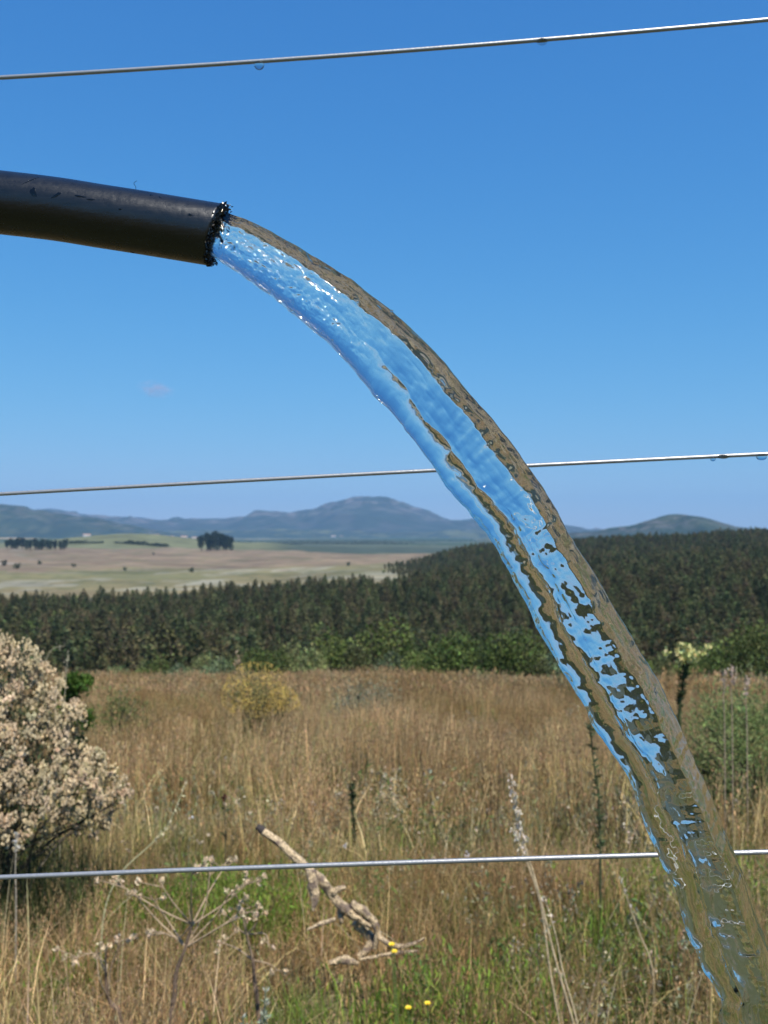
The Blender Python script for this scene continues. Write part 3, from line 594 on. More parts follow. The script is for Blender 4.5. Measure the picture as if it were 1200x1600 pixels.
# the big bush of cream flower heads at left
def cream_bush():
    g = on_ground(-95, 3.95); root = obj('flowering_bush', None, label='large grey green bush covered in cream fluffy flower heads at left edge', cat='bush', loc=g)
    lob = []   # lobes given in the frame as (px,row,radius px, dY)
    for px, row, rp, dy in [(20, 1045, 42, 0), (60, 1080, 36, .1), (-20, 1060, 60, .15), (95, 1135, 36, .0), (35, 1130, 60, -.05), (-50, 1130, 80, .1), (95, 1185, 42, .05), (30, 1200, 60, -.15), (-60, 1210, 95, -.1), (145, 1212, 32, .05), (172, 1244, 28, .1), (110, 1245, 46, -.1), (45, 1265, 56, -.2), (130, 1285, 36, .1), (-40, 1290, 90, -.2), (-150, 1150, 100, .1), (-160, 1260, 110, 0), (-20, 1350, 80, 0.1), (70, 1345, 52, .1), (-120, 1360, 90, .1)]:
        lob.append(np.concatenate([P(px, row, 3.95 + dy) - g, [rp / 1600 * 3.95]]))
    lob = np.array(lob); nl = len(lob)
    fl = Bag(); UB, (UF4, UF3) = sphere((0, 0, 0), 1, 6, 4)
    for k, (x, y, z, r) in enumerate(lob):
        if k >= 17: continue
        nc = int(20 + 1500 * r * r)
        d = rng.normal(size=(nc * 3, 3)); d /= np.linalg.norm(d, axis=1)[:, None]; d = d[(d[:, 2] > -.25) & (d[:, 1] < .55)][:nc]
        c = np.array([x, y, z]) + d * r * rng.uniform(.82, 1.1, (len(d), 1))
        for cc, dd in zip(c, d):
            m = rng.integers(9, 17); tone = vary((.66, .52, .32), 1, .13, .03)[0]
            for q in cc + rng.normal(0, .0100, (m, 3)) * np.array([1, 1, 1.25]) + dd * .008:
                r_ = rng.uniform(.0036, .0068); v = UB * np.array([.8, .8, 1.25]) + rng.normal(0, .30, UB.shape); fl.add(q + v * r_, [UF4, UF3], tone * math.exp(rng.normal(0, .12)))
    obj('flower_heads', fl.mesh('flower_heads', M_CREAM), root, kind='stuff')
    lf = Bag(); nlv = 13000; k = rng.choice(nl, nlv, p=lob[:, 3] ** 2 / (lob[:, 3] ** 2).sum()); d = rng.normal(size=(nlv, 3)); d /= np.linalg.norm(d, axis=1)[:, None]
    c = lob[k, :3] + d * (lob[k, 3] * rng.uniform(.2, 1.05, nlv))[:, None]
    lf.add(*leaves(c, rng.uniform(.012, .030, nlv), vary((.10, .125, .055), nlv), .28, d * .5 + np.array([0, 0, .8]), spread=1))
    n2 = 3500; b = np.stack([rng.uniform(-.75, .62, n2), rng.uniform(-.35, .35, n2), np.zeros(n2)], -1); lf.add(*blades(b, rng.uniform(.15, .55, n2), rng.uniform(0, 6.28, n2), np.abs(rng.normal(0, .4, n2)), .005, vary((.10, .115, .04), n2), 3))
    obj('foliage', lf.mesh('foliage', M_GREEN), root, kind='stuff')
    sb = Bag()
    for q in lob:
        for j in range(3):
            e = q[:3] + rng.normal(0, q[3] * .4, 3); s0 = np.array([rng.uniform(-.3, .3), rng.uniform(-.1, .1), -.02]); md = s0 * .6 + e * .4 + np.array([0, 0, .12])
            sb.add(*tube(smoothline([s0, md, e], 7), np.linspace(.008, .0025, 7), 5), C=(.12, .10, .07))
    obj('stems', sb.mesh('stems', M_BARK), root)
cream_bush()
def leafy_bush(name, px, row_top, Y, w, h, n, leaf, cols, label, cat='bush', flower=None, mat=None, asp=.35, thin=.6):
    g = on_ground(px, Y); root = obj(name, None, label=label, cat=cat, loc=g)
    b = Bag(); cs = [(0, 0, h * .75, .3 * w)] + [(rng.uniform(-.38, .38) * w, rng.uniform(-.3, .3) * w, rng.uniform(.25, .8) * h, rng.uniform(.14, .28) * w) for _ in range(11)]; cs = np.array(cs)
    k = rng.integers(0, len(cs), n); d = rng.normal(size=(n, 3)); d /= np.linalg.norm(d, axis=1)[:, None]; c = cs[k, :3] + d * (cs[k, 3] * rng.uniform(.1, 1.05, n))[:, None]; c[:, 2] = np.abs(c[:, 2])
    b.add(*leaves(c, leaf * rng.uniform(.6, 1.5, n), vary(cols, n), asp, d * .4 + np.array([0, 0, thin]), spread=1.2)); obj('foliage', b.mesh('foliage', mat or M_GREEN), root, kind='stuff')
    s = Bag()
    for q in cs:
        for j in range(3): e = q[:3] + rng.normal(0, q[3] * .4, 3); s.add(*tube(smoothline([(rng.uniform(-.05, .05) * w, 0, -.03), e * .5 + np.array([0, 0, .1 * h]), e], 5), np.linspace(.012 * w, .003 * w, 5), 4), C=(.11, .10, .06))
    obj('stems', s.mesh('stems', M_BARK), root)
    if flower:
        f = Bag(); m = flower[0]; k = rng.integers(0, len(cs), m * 3); d = rng.normal(size=(m * 3, 3)); d /= np.linalg.norm(d, axis=1)[:, None]; c = cs[k, :3] + d * cs[k, 3:4] * 1.05; c = c[c[:, 2] > h * flower[3]][:m]
        f.add(*leaves(c, flower[2], vary(flower[1], len(c), .15, .05), .8)); obj('flowers', f.mesh('flowers', M_CREAM), root, kind='stuff')
    return root
leafy_bush('yellow_bush', 405, 1065, 13, 1.15, 1.05, 5200, .035, (.22, .20, .08), 'rounded bush with dull yellow flower tips in the middle of the field', flower=(3600, (.56, .39, .10), .020, .50), asp=.3)
leafy_bush('green_bush', 124, 1018, 7.5, .32, 1.30, 3600, .035, (.07, .13, .02), 'small upright bright green bush just behind the cream flowering bush', asp=.4)
leafy_bush('olive_bush', 180, 1110, 12, 1.2, .85, 3000, .04, (.20, .22, .07), 'low olive bush half hidden behind the right of the cream flowering bush')
leafy_bush('sage_bush', 560, 1200, 16, 1.5, .8, 3000, .045, (.24, .24, .15), 'pale sage coloured scrubby bush in the middle of the field')
leafy_bush('scrub_bush', 1180, 1140, 6.3, 1.35, .98, 11000, .030, (.17, .205, .07), 'broad olive scrub bush at the right edge beside the falling water', asp=.25)
leafy_bush('scrub_bush', 1080, 1290, 5.6, .5, .5, 2600, .026, (.12, .14, .05), 'low dark olive scrub bush behind the lower part of the falling water')
# bright green broom like plants
def broom(px, Y, w, h, n, label):
    g = on_ground(px, Y); root = obj('green_reed_plant', None, label=label, cat='green plant', loc=g); b = rng.normal(0, w * .36, (n, 3)); b[:, 2] = 0
    bag = Bag(); ang = np.arctan2(b[:, 1], b[:, 0]) + rng.normal(0, .8, n); bag.add(*blades(b, h * rng.uniform(.5, 1.1, n), ang, np.abs(rng.normal(.12, .15, n)), .006, vary((.17, .235, .035), n, .4, .12), 3))
    m = n * 4; k = rng.integers(0, n, m); t = rng.uniform(.25, .95, m); c = b[k] + np.stack([rng.normal(0, .012, m), rng.normal(0, .012, m), t * h * .9], -1); bag.add(*leaves(c, .028, vary((.19, .26, .04), m, .35, .1), .22, np.array([0, 0, 1.]), spread=.8))
    obj('shoots', bag.mesh('shoots', M_GREEN), root, kind='stuff')
for px, Y, w, h, n, l in [(225, 3.9, .36, .30, 240, 'bright green leafy clump left of the dried flower stalks'), (315, 3.9, .34, .36, 260, 'bright green leafy clump behind the dried flower stalks'), (415, 4.0, .40, .36, 320, 'bright green leafy clump just left of the dead branch'), (1010, 4.3, .4, .32, 260, 'green leafy clump low behind the falling water'), (665, 2.75, .5, .22, 300, 'low fresh green clump around the two yellow flowers near the bottom'), (745, 3.0, .45, .26, 240, 'low green clump at bottom centre, left of the tall pale stalks'), (130, 3.3, .3, .24, 170, 'small green clump under the right foot of the cream flowering bush'), (930, 3.5, .45, .28, 240, 'green clump between the tall pale stalks and the falling water'), (1150, 4.2, .5, .34, 300, 'green clump at the right edge above the lowest wire')]: broom(px, Y, w, h, n, l)

# dead branch lying in the grass
M_WOOD = None
def wood_mat():
    m, t, o = nm('bleached_wood'); N = t.nodes.new; L = t.links.new; tc = N('ShaderNodeTexCoord'); mp = N('ShaderNodeMapping'); mp.vector_type = 'TEXTURE'; mp.inputs['Rotation'].default_value = (0, R(-45), 0); mp.inputs['Scale'].default_value = (.012, .012, .09)
    nz = N('ShaderNodeTexNoise'); nz.inputs['Detail'].default_value = 6; L(tc.outputs['Object'], mp.inputs[0]); L(mp.outputs[0], nz.inputs['Vector'])
    cr = N('ShaderNodeValToRGB'); cr.color_ramp.elements[0].position = .40; cr.color_ramp.elements[0].color = (.10, .065, .04, 1); cr.color_ramp.elements[1].position = .55; cr.color_ramp.elements[1].color = (.80, .60, .35, 1)
    L(nz.outputs['Fac'], cr.inputs[0]); n2 = N('ShaderNodeTexNoise'); n2.inputs['Scale'].default_value = 28; n2.inputs['Detail'].default_value = 5; L(tc.outputs['Object'], n2.inputs['Vector']); r2 = N('ShaderNodeMapRange'); r2.inputs['From Min'].default_value = .48; r2.inputs['From Max'].default_value = .62; L(n2.outputs['Fac'], r2.inputs['Value'])
    mx = N('ShaderNodeMix'); mx.data_type = 'RGBA'; mx.inputs['B'].default_value = (.17, .12, .085, 1); L(cr.outputs[0], mx.inputs['A']); L(r2.outputs[0], mx.inputs['Factor'])
    p = N('ShaderNodeBsdfPrincipled'); p.inputs['Roughness'].default_value = .75; L(mx.outputs['Result'], p.inputs['Base Color'])
    b = N('ShaderNodeBump'); b.inputs['Distance'].default_value = .0045; L(nz.outputs['Fac'], b.inputs['Height']); L(b.outputs[0], p.inputs['Normal']); L(p.outputs[0], o.inputs['Surface']); return m
M_WOOD = wood_mat(); M_BURN = plain_mat('charred_end', (.05, .04, .035), .9)
def frame_tube(pts, Y, rad_px, n=60, sides=16, rough=.25, seed=1, org=0):
    p = np.array([P(a, b, Y + (c[0] if c else 0)) for a, b, *c in pts]) - org
    rp = np.interp(np.linspace(0, 1, n), np.linspace(0, 1, len(rad_px)), rad_px) / 1600 * Y
    return tube(smoothline(p, n), rp, sides, True, rough, seed)
YB = 3.35; ORG = P(520, 1420, YB)
br = obj('dead_branch', None, label='bleached broken dead branch leaning in the grass behind the lowest wire', cat='branch', loc=ORG)
def bpart(name, pts, rad, mat=M_WOOD, **k): 
    V, F = frame_tube(pts, YB, rad, org=ORG, **k); return obj(name, mesh(name, V, F, None, True, [mat]), br)
bpart('limb', [(412, 1300, .1), (440, 1320, .08), (475, 1352, .05), (500, 1374), (520, 1400), (540, 1418), (560, 1435), (578, 1448)], [4.8, 5.5, 6, 7.5, 6.5, 8.5, 6, 6], rough=.35, n=120)
bpart('charred_tip', [(402, 1291, .11), (409, 1297, .105), (422, 1306, .1)], [4, 6.2, 5.6], M_BURN, n=8)
bpart('stub', [(486, 1360, -.02), (490, 1385, -.03), (492, 1405, -.04), (489, 1424, -.05)], [8, 8, 6.5, 2], seed=3)
bpart('curved_limb', [(548, 1412), (570, 1425), (585, 1442), (590, 1462), (585, 1482)], [6, 6, 5.5, 5.5, 5], seed=4)
bpart('curved_limb', [(555, 1440, .03), (568, 1455, .03), (580, 1470, .02), (570, 1488), (560, 1495)], [8, 8, 6, 5, 4], seed=5)
bpart('stub', [(520, 1395), (532, 1388), (540, 1387)], [6, 4, 3], seed=6, n=8)
bpart('stub', [(531, 1420, .02), (533, 1435, .0), (534, 1444)], [5, 4.5, 2], seed=8, n=8)
bpart('twig', [(590, 1462), (615, 1478, -.05), (640, 1476, -.05), (664, 1466, -.05)], [4, 3.5, 3, 1.5], seed=7)
V, F = frame_tube([(480, 1453), (503, 1443), (524, 1436)], 3.2, [1.5, 3.5, 3], org=P(500, 1445, 3.2)); obj('broken_stick', mesh('broken_stick', V, F, None, True, [M_WOOD]), label='short pale broken stick lying below the dead branch', cat='stick', loc=P(500, 1445, 3.2))
V, F = frame_tube([(515, 1505), (540, 1500), (560, 1506)], 3.2, [3, 7, 3], org=P(540, 1500, 3.2)); obj('wood_chip', mesh('wood_chip', V, F, None, True, [M_WOOD]), label='pale chunk of wood under the lower end of the dead branch', cat='wood chunk', loc=P(540, 1500, 3.2))
V, F = frame_tube([(560, 1500), (620, 1489), (655, 1486)], 3.25, [2, 3, 2], org=P(600, 1492, 3.25)); obj('broken_stick', mesh('broken_stick', V, F, None, True, [M_WOOD]), label='thin grey stick lying right of the dead branch below the curved twig', cat='stick', loc=P(600, 1492, 3.25))

# ---- single plants one can point at; each starts at the ground
def stem_plant(name, pts, Y, rad, label, cat, stemcol, parts, group=None):
    base = P(*pts[0], Y); g = gz(base[0], Y); pl = [P(a, b, Y) for a, b in pts]; pl.insert(0, np.array([base[0], Y, g - .01])); org = pl[0]
    root = obj(name, None, label=label, cat=cat, group=group, loc=org); pl = np.array(pl) - org
    line = smoothline(pl, 26); b = Bag().add(*tube(line, np.linspace(rad, rad * .45, 26), 6), C=stemcol)
    parts(line, b, root); obj('stem', b.mesh('stem', M_BARK), root); return root
def thistle(spine, head, hc, hn, headr, hs):
    def f(line, b, root):
        n = spine; i = rng.uniform(6, 24, n); p = np.stack([np.interp(i, np.arange(26), line[:, q]) for q in range(3)], -1); a = rng.uniform(0, 6.28, n)
        L_ = Bag().add(*leaves(p + np.stack([np.cos(a), np.sin(a), 0 * a + .3], -1) * .012, .036, vary((.07, .09, .035), n), .28, np.stack([np.cos(a), np.sin(a), .5 + 0 * a], -1), spread=.6)); obj('leaves', L_.mesh('leaves', M_GREEN), root, kind='stuff')
        if head:
            h = Bag()
            for k in range(hn):
                c = line[-1] + rng.normal(0, headr, 3) * np.array([1.1, 1, .8]); b.add(*tube([line[-3], line[-2] * .5 + c * .5, c], [.003, .002, .0015], 4), C=(.12, .13, .05))
                h.add(*leaves(c + rng.normal(0, hs * .35, (14, 3)), hs, vary(hc, 14, .15), .7))
            obj('flower_head', h.mesh('flower_head', M_CREAM), root, kind='stuff')
    return f
stem_plant('thistle', [(1062, 1128), (1066, 1080), (1070, 1040), (1073, 1022)], 4.6, .009, 'tall dark thistle topped by a pale yellow flower head right of the water', 'thistle', (.06, .075, .03), thistle(160, True, (.62, .60, .25), 24, .03, .022))
stem_plant('thistle', [(938, 1340), (935, 1240), (926, 1180), (922, 1125)], 4.0, .006, 'thin dark spiny thistle stalk directly behind the falling water', 'thistle', (.08, .09, .04), thistle(90, False, None, 0, 0, 0))
stem_plant('thistle', [(557, 1330), (553, 1290), (550, 1250), (549, 1220)], 5.5, .009, 'short dark thistle spike in the brown grass above the lowest wire', 'thistle', (.05, .065, .03), thistle(150, True, (.35, .25, .12), 2, .006, .02))
stem_plant('thistle', [(352, 1330), (352, 1290), (351, 1262), (350, 1246)], 4.6, .004, 'thin stalk with a single small dark red flower head left of the dead branch', 'thistle', (.15, .12, .06), thistle(10, True, (.13, .05, .035), 2, .002, .014))
def seedhead(n, col, size, drop=.5, spread=.008):
    def f(line, b, root):
        h = Bag(); i = rng.uniform(26 * drop, 25, n); p = np.stack([np.interp(i, np.arange(26), line[:, q]) for q in range(3)], -1)
        h.add(*leaves(p + rng.normal(0, spread, (n, 3)), size * rng.uniform(.6, 1.3, n), vary(col, n, .15, .04), .5, np.array([0, 0, 1.]), spread=1.2)); obj('seed_head', h.mesh('seed_head', M_CREAM), root, kind='stuff')
    return f
TS = (.55, .42, .25); PS = (.72, .62, .48)
G1 = 'tall pale seeding grass stalks in front of the field'
stem_plant('grass_stalk', [(905, 1640), (868, 1500), (838, 1380), (822, 1330), (806, 1260), (798, 1212)], 2.6, .0034, 'tallest pale grass stalk with a fluffy seed head, left of the falling water', 'grass stalk', TS, seedhead(130, PS, .012, .66, .005), G1)
stem_plant('grass_stalk', [(880, 1640), (860, 1520), (846, 1420), (828, 1360), (812, 1320), (803, 1290)], 2.65, .003, 'thinner pale stalk curving beside the tallest seeding stalk', 'grass stalk', TS, seedhead(70, PS, .011, .7, .006), G1)
stem_plant('grass_stalk', [(905, 1620), (880, 1520), (868, 1460), (850, 1400)], 2.5, .0028, 'short straw stalk crossing low in front of the two seeding stalks', 'grass stalk', TS, seedhead(10, PS, .01, .8, .004), G1)
stem_plant('grass_stalk', [(160, 1445), (185, 1370), (235, 1320), (262, 1290), (292, 1220)], 3.3, .0028, 'leaning straw coloured stalk rising right of the cream flowering bush', 'grass stalk', (.5, .46, .25), seedhead(30, (.6, .5, .3), .014, .6, .003), G1)
stem_plant('grass_stalk', [(1020, 1520), (1000, 1460), (985, 1420), (970, 1370)], 3.0, .0026, 'pale stalk leaning left just behind the lower falling water', 'grass stalk', TS, seedhead(12, PS, .012, .75, .004), G1)
stem_plant('grass_stalk', [(25, 1420), (24, 1360), (25, 1330), (24, 1302)], 3.2, .003, 'short grey stalk with a pale tip in front of the cream flowering bush', 'grass stalk', (.35, .3, .22), seedhead(40, (.55, .52, .46), .012, .7, .004), G1)
stem_plant('grass_stalk', [(372, 1090), (372, 1060), (373, 1040), (371, 1022)], 16, .01, 'blurred straw plume rising at the field edge left of centre', 'grass stalk', (.4, .3, .18), seedhead(90, (.42, .31, .2), .06, .2, .03), G1)
for k, (px, row) in enumerate([(1142, 1040), (1165, 1055), (1130, 1050)]):
    stem_plant('grass_stalk', [(px + 2, row + 80), (px, row + 40), (px + 3, row + 15), (px + 1, row)], 5.2, .003, ['tall thin stalk with a pinkish seed head right of the yellow topped thistle', 'pale tipped thin stalk nearest the right edge above the scrub bush', 'thin faint stalk between the yellow topped thistle and the pinkish stalk'][k], 'grass stalk', (.4, .3, .2), seedhead(40, (.6, .45, .36), .016, .55, .007), G1)
# arching pale straws behind the bush
for k, pts in enumerate([[(85, 1180), (70, 1110), (68, 1050), (80, 1016), (100, 1010)], [(95, 1180), (100, 1110), (103, 1060), (106, 1020)]]):
    stem_plant('arching_straw', pts, 4.6, .003, ['pale straw arching over behind the top of the cream flowering bush', 'upright pale straw with a fluffy tip behind the cream flowering bush'][k], 'straw', (.34, .31, .2), seedhead([10, 34][k], (.42, .37, .26), .011, .8, .005))
# dried flower stalks low left
def dried(px, pts, tips, Y, label):
    base = P(*pts[0], Y); g = gz(base[0], Y); pl = [P(a, b, Y) for a, b in pts]; pl.insert(0, np.array([base[0], Y, g])); org = pl[0]; pl = np.array(pl) - org
    root = obj('dried_flower_stalk', None, label=label, cat='dried plant', group='dried flower stalks in the low left of the field', loc=org)
    b = Bag().add(*tube(smoothline(pl, 20), np.linspace(.0075, .0035, 20), 7, rough=.3), C=(.16, .11, .075))
    for j, (tx, ty) in enumerate(tips):
        e = P(tx, ty, Y + rng.uniform(-.1, .1)) - org; k = pl[-1 - (j % 2)]; md = (k + e) / 2 + rng.normal(0, .012, 3); line = smoothline([k, md, e], 8); b.add(*tube(line, np.linspace(.0024, .0011, 8), 5), C=(.40, .29, .18))
        for q in range(rng.integers(2, 5)):
            h = Bag(); c = e + rng.normal(0, .017, 3) * np.array([1.2, 1, .6]); b.add(*tube([line[-2], c], [.0014, .001], 4), C=(.30, .22, .14))
            m = 16; dd = rng.normal(size=(m, 3)) * .6 + np.array([0, -.2, .7]); h.add(*leaves(c + rng.normal(0, .003, (m, 3)), .012, vary((.72, .56, .36), m, .14, .04), .5, dd, spread=.4)); obj('dried_flower', h.mesh('dried_flower', M_CREAM), root)
    obj('stem', b.mesh('stem', M_BARK), root)
dried(285, [(268, 1600), (272, 1560), (276, 1520), (290, 1480), (300, 1445)], [(250, 1455), (205, 1390), (175, 1375), (235, 1400), (248, 1376), (330, 1345), (355, 1348), (362, 1390), (395, 1372), (405, 1418), (300, 1350), (380, 1420)], 2.5, 'branching dark stalk with cream dried flower heads at low left')
dried(420, [(405, 1600), (400, 1550), (395, 1500), (385, 1460)], [(405, 1425), (395, 1408), (355, 1430), (340, 1470), (420, 1480), (440, 1520), (370, 1400)], 2.7, 'thin brown stalk with tan dried flower heads right of the dark stalk')
dried(140, [(190, 1600), (170, 1560), (165, 1520)], [(138, 1484), (150, 1480), (170, 1475), (190, 1468), (110, 1500)], 2.6, 'low stalk with a row of small cream dried flowers at far left')
# small grey leaved plant at the bottom
gp = P(395, 1590, 2.3); gp[2] = gz(gp[0], 2.3); root = obj('silver_plant', None, label='small silvery leaved plant at the bottom edge below the dried flowers', cat='plant', loc=gp); b = Bag()
for k in range(7):
    e = P(rng.uniform(372, 425), rng.uniform(1545, 1610), 2.3) - gp; ln = smoothline([(0, 0, 0), e * .6, e], 14); b.add(*tube(ln, .0015, 4), C=(.2, .22, .15)); q = ln[rng.integers(6, 14, 40)]; a = rng.uniform(0, 6.28, 40)
    b.add(*leaves(q + np.stack([np.cos(a), np.sin(a), 0 * a], -1) * .006, .013, vary((.34, .37, .27), 40, .1), .35, np.stack([np.cos(a), np.sin(a), a * 0 + .8], -1), spread=.3))
obj('shoots', b.mesh('shoots', M_GREEN), root, kind='stuff')
# yellow flowers
M_YEL = plain_mat('yellow_petal', (.85, .62, .02), .6)
for px, row, lab in [(612, 1476, 'upper of the two small yellow flowers beside the dead branch'), (616, 1487, 'lower of the two small yellow flowers beside the dead branch'), (638, 1575, 'small yellow flower near the bottom edge, the left one of the pair'), (668, 1568, 'small yellow flower near the bottom edge, the right one of the pair')]:
    Y = 2.35; c = P(px, row, Y); g = gz(c[0], Y); root = obj('yellow_flower', None, label=lab, cat='flower', group='small yellow flowers in the grass', loc=(c[0], Y, g)); h = c[2] - g
    V, F = tube(smoothline([(0, 0, 0), (.01, 0, h * .5), (0, 0, h)], 8), .0012, 5); obj('stem', Bag().add(V, F, (.12, .18, .05)).mesh('stem', M_BARK), root)
    for j in range(8):
        a = j * math.pi / 4; u = np.array([math.cos(a), math.sin(a) * .6, .35 + .3 * math.sin(a)]) * .0068; s = np.cross(u, [0, -1, .6]); s = s / np.linalg.norm(s) * .0028; t = np.array([0, 0, h])
        obj('petal', mesh('petal', [t + u * .15, t + u * .6 + s, t + u + s * .5, t + u - s * .5, t + u * .6 - s], [np.array([[0, 1, 2], [0, 2, 3], [0, 3, 4]])], None, False, [M_YEL]), root)
    V, F = sphere((0, -.0008, h), .0026, 8, 5); obj('flower_centre', mesh('flower_centre', V, F, None, True, [plain_mat('orange_centre', (.6, .32, .02))]), root)
# loose straws criss-crossing the foreground
def loose():
    b = Bag(); n = 1300; x = rng.uniform(-1.8, 1.8, n); y = rng.uniform(2.0, 5.2, n); b_ = np.stack([x, y, ground_z(x, y)], -1)
    px = pxof(x, y); ok = ~((px > 380) & (px < 660) & (y < 3.5)); b_ = b_[ok]; n = len(b_)
    b.add(*blades(b_, rng.uniform(.25, .5, n), rng.uniform(0, 6.28, n), np.abs(rng.normal(.7, .5, n)), rng.uniform(.002, .0048, n), vary((.56, .41, .25), n, .35, .08), 7)); obj('loose_straw', b.mesh('loose_straw', M_GRASS), kind='stuff')
loose()
# white specks of flowers in the field
b = Bag(); n = 240; y = 4.5 + 26 * rng.uniform(0, 1, n) ** 2; x = rng.uniform(-.4, .4, n) * y; c = np.stack([x, y, ground_z(x, y) + rng.uniform(.15, .45, n)], -1)
for q in c: b.add(*leaves(q + rng.normal(0, .007, (5, 3)), .013, vary((.62, .48, .34) if rng.random() < .85 else (.66, .62, .62), 5, .1, .02), .8))
obj('meadow_flowers', b.mesh('meadow_flowers', M_CREAM), kind='stuff')

# ------------------------------------------------------------------ small cloud
def cloud():
    m, t, o = nm('cloud_vapour'); N = t.nodes.new; L = t.links.new; v = N('ShaderNodeVolumePrincipled'); v.inputs['Color'].default_value = (.8, .74, .9, 1)
    tc = N('ShaderNodeTexCoord'); nz = N('ShaderNodeTexNoise'); nz.inputs['Scale'].default_value = 2.2; nz.inputs['Detail'].default_value = 3; L(tc.outputs['Object'], nz.inputs['Vector'])
    ln = N('ShaderNodeVectorMath'); ln.operation = 'LENGTH'; L(tc.outputs['Object'], ln.inputs[0]); mr = N('ShaderNodeMapRange'); mr.inputs['From Min'].default_value = 1; mr.inputs['From Max'].default_value = .1; L(ln.outputs['Value'], mr.inputs['Value'])
    m2 = N('ShaderNodeMapRange'); m2.inputs['From Min'].default_value = .42; m2.inputs['From Max'].default_value = .7; L(nz.outputs['Fac'], m2.inputs['Value'])
    mm = N('ShaderNodeMath'); mm.operation = 'MULTIPLY'; L(mr.outputs[0], mm.inputs[0]); L(m2.outputs[0], mm.inputs[1]); m3 = N('ShaderNodeMath'); m3.operation = 'MULTIPLY'; m3.inputs[1].default_value = .008; L(mm.outputs[0], m3.inputs[0]); L(m3.outputs[0], v.inputs['Density'])
    L(v.outputs[0], o.inputs['Volume']); V, F = sphere((0, 0, 0), 1, 20, 12); me = mesh('cloud', V, F, None, True, [m])
    Y = 12000; c = P(243, 608, Y); oo = obj('cloud', me, kind='structure', loc=c); oo.scale = (240, 240, 110); oo.rotation_euler = (0, R(8), 0)
cloud()

# ------------------------------------------------------------------ the wire fence
def metal(name, base, rough, metallic=1, bump=.0002, scale=400):
    m, t, o = nm(name); N = t.nodes.new; L = t.links.new; p = N('ShaderNodeBsdfPrincipled'); p.inputs['Base Color'].default_value = (*base, 1); p.inputs['Metallic'].default_value = metallic; p.inputs['Roughness'].default_value = rough
    tc = N('ShaderNodeTexCoord'); nz = N('ShaderNodeTexNoise'); nz.inputs['Scale'].default_value = scale; nz.inputs['Detail'].default_value = 4; L(tc.outputs['Object'], nz.inputs['Vector']); b = N('ShaderNodeBump'); b.inputs['Distance'].default_value = bump; L(nz.outputs['Fac'], b.inputs['Height']); L(b.outputs[0], p.inputs['Normal'])
    r = N('ShaderNodeMapRange'); r.inputs['To Min'].default_value = rough * .7; r.inputs['To Max'].default_value = rough * 1.5; L(nz.outputs['Fac'], r.inputs['Value']); L(r.outputs[0], p.inputs['Roughness'])
    L(p.outputs[0], o.inputs['Surface']); return m
M_WIRE = metal('galvanised_wire', (.40, .395, .385), .38, .6)
M_POST = plain_mat('weathered_post', (.28, .23, .17), .9)
YL, YR = .800, .766
def wire_pts(rows, n=160):
    """rows: photo rows at px 0,400,800,1200; the wire carries on to posts outside the frame"""
    px = np.linspace(-8600, 9600, n); px = np.sort(np.concatenate([px, np.linspace(-60, 1260, 60)])); cf = np.polyfit([0, 400, 800, 1200], rows, 2)
    sl0 = 2 * cf[0] * 0 + cf[1]; sl1 = 2 * cf[0] * 1200 + cf[1]; out = []
    for a in px:
        r = np.polyval(cf, min(max(a, 0), 1200)) + (sl0 * a if a < 0 else sl1 * (a - 1200) if a > 1200 else 0)
        u = (a - 600) / 1600; out.append(P(a, r, YL / (1 - (YR - YL) / YR * 0 + (a / 1200) * (YL / YR - 1)) if 0 <= a <= 1200 else (YL if a < 0 else YR)))
    return np.array(out)
fence = obj('wire_fence', None, label='galvanised wire fence with plain strands stretched across the whole view', cat='fence', loc=(0, .78, gz(0, .78)))
rows = [(121, 97, 65, 31), (772, 749.5, 729, 709), (1371, 1355, 1343, 1331)]
def wire(pts_rows, r):
    p = wire_pts(pts_rows) - np.array(fence.location); V, F = tube(p, r, 14, True); return obj('wire', mesh('wire', V, F, None, True, [M_WIRE]), fence)
for rw, rad in zip(rows, (.00168, .00150, .00182)): wire(rw, rad)
lo = [tuple(np.array(rows[2]) + d) for d in ((590, 601, 612, 622), (1180, 1200, 1222, 1244))]
for rw in lo: wire(rw, .0018)
for X in (-3.5, 3.35):
    V, F = tube([(X, .045, -.5), (X, .045, 1.6)], .055, 14, True, .08, 3); b = mesh('post', V, F, None, False, [M_POST]); obj('post', b, fence)

# drops hanging from the wires
def drop(px, row, rpx, Y, label, sx=1):
    r = rpx / 1600 * Y; n = 24; th = np.linspace(0, np.pi, n); prof = np.sin(th) * r * sx; z = np.cos(th) * r * 1.05
    prof = np.where(z > 0, prof * (1 + .25 * z / r), prof); c = P(px, row, Y); s = 28; a = np.linspace(0, 2 * np.pi, s, endpoint=False)
    V = np.stack([prof[:, None] * np.cos(a), prof[:, None] * np.sin(a) * .8, z[:, None] + 0 * a], -1).reshape(-1, 3); i = np.arange(n - 1)[:, None] * s; j = np.arange(s)[None]; j2 = (j + 1) % s
    Q = np.stack([i + j, i + s + j, i + s + j2, i + j2], -1).reshape(-1, 4); obj('water_drop', outward(mesh('water_drop', V, [Q], None, True, [M_WATER])), label=label, cat='water drop', group='water drops hanging from the wires', loc=c)
def wrow(k, px): return float(np.polyval(np.polyfit([0, 400, 800, 1200], rows[k], 2), px))
def wy(px): return YL / (1 + px / 1200 * (YL / YR - 1))
drop(405, wrow(0, 405) + 6.5, 6.6, wy(405), 'round water drop hanging from the top wire above the pipe end', 1.15)
drop(847, wrow(0, 847) + 3.4, 4.8, wy(847), 'flat water drop clinging under the right part of the top wire', 1.7)
drop(1114, wrow(1, 1114) + 3.6, 3.8, wy(1114), 'small water drop under the middle wire, right of the falling water', 1.1)
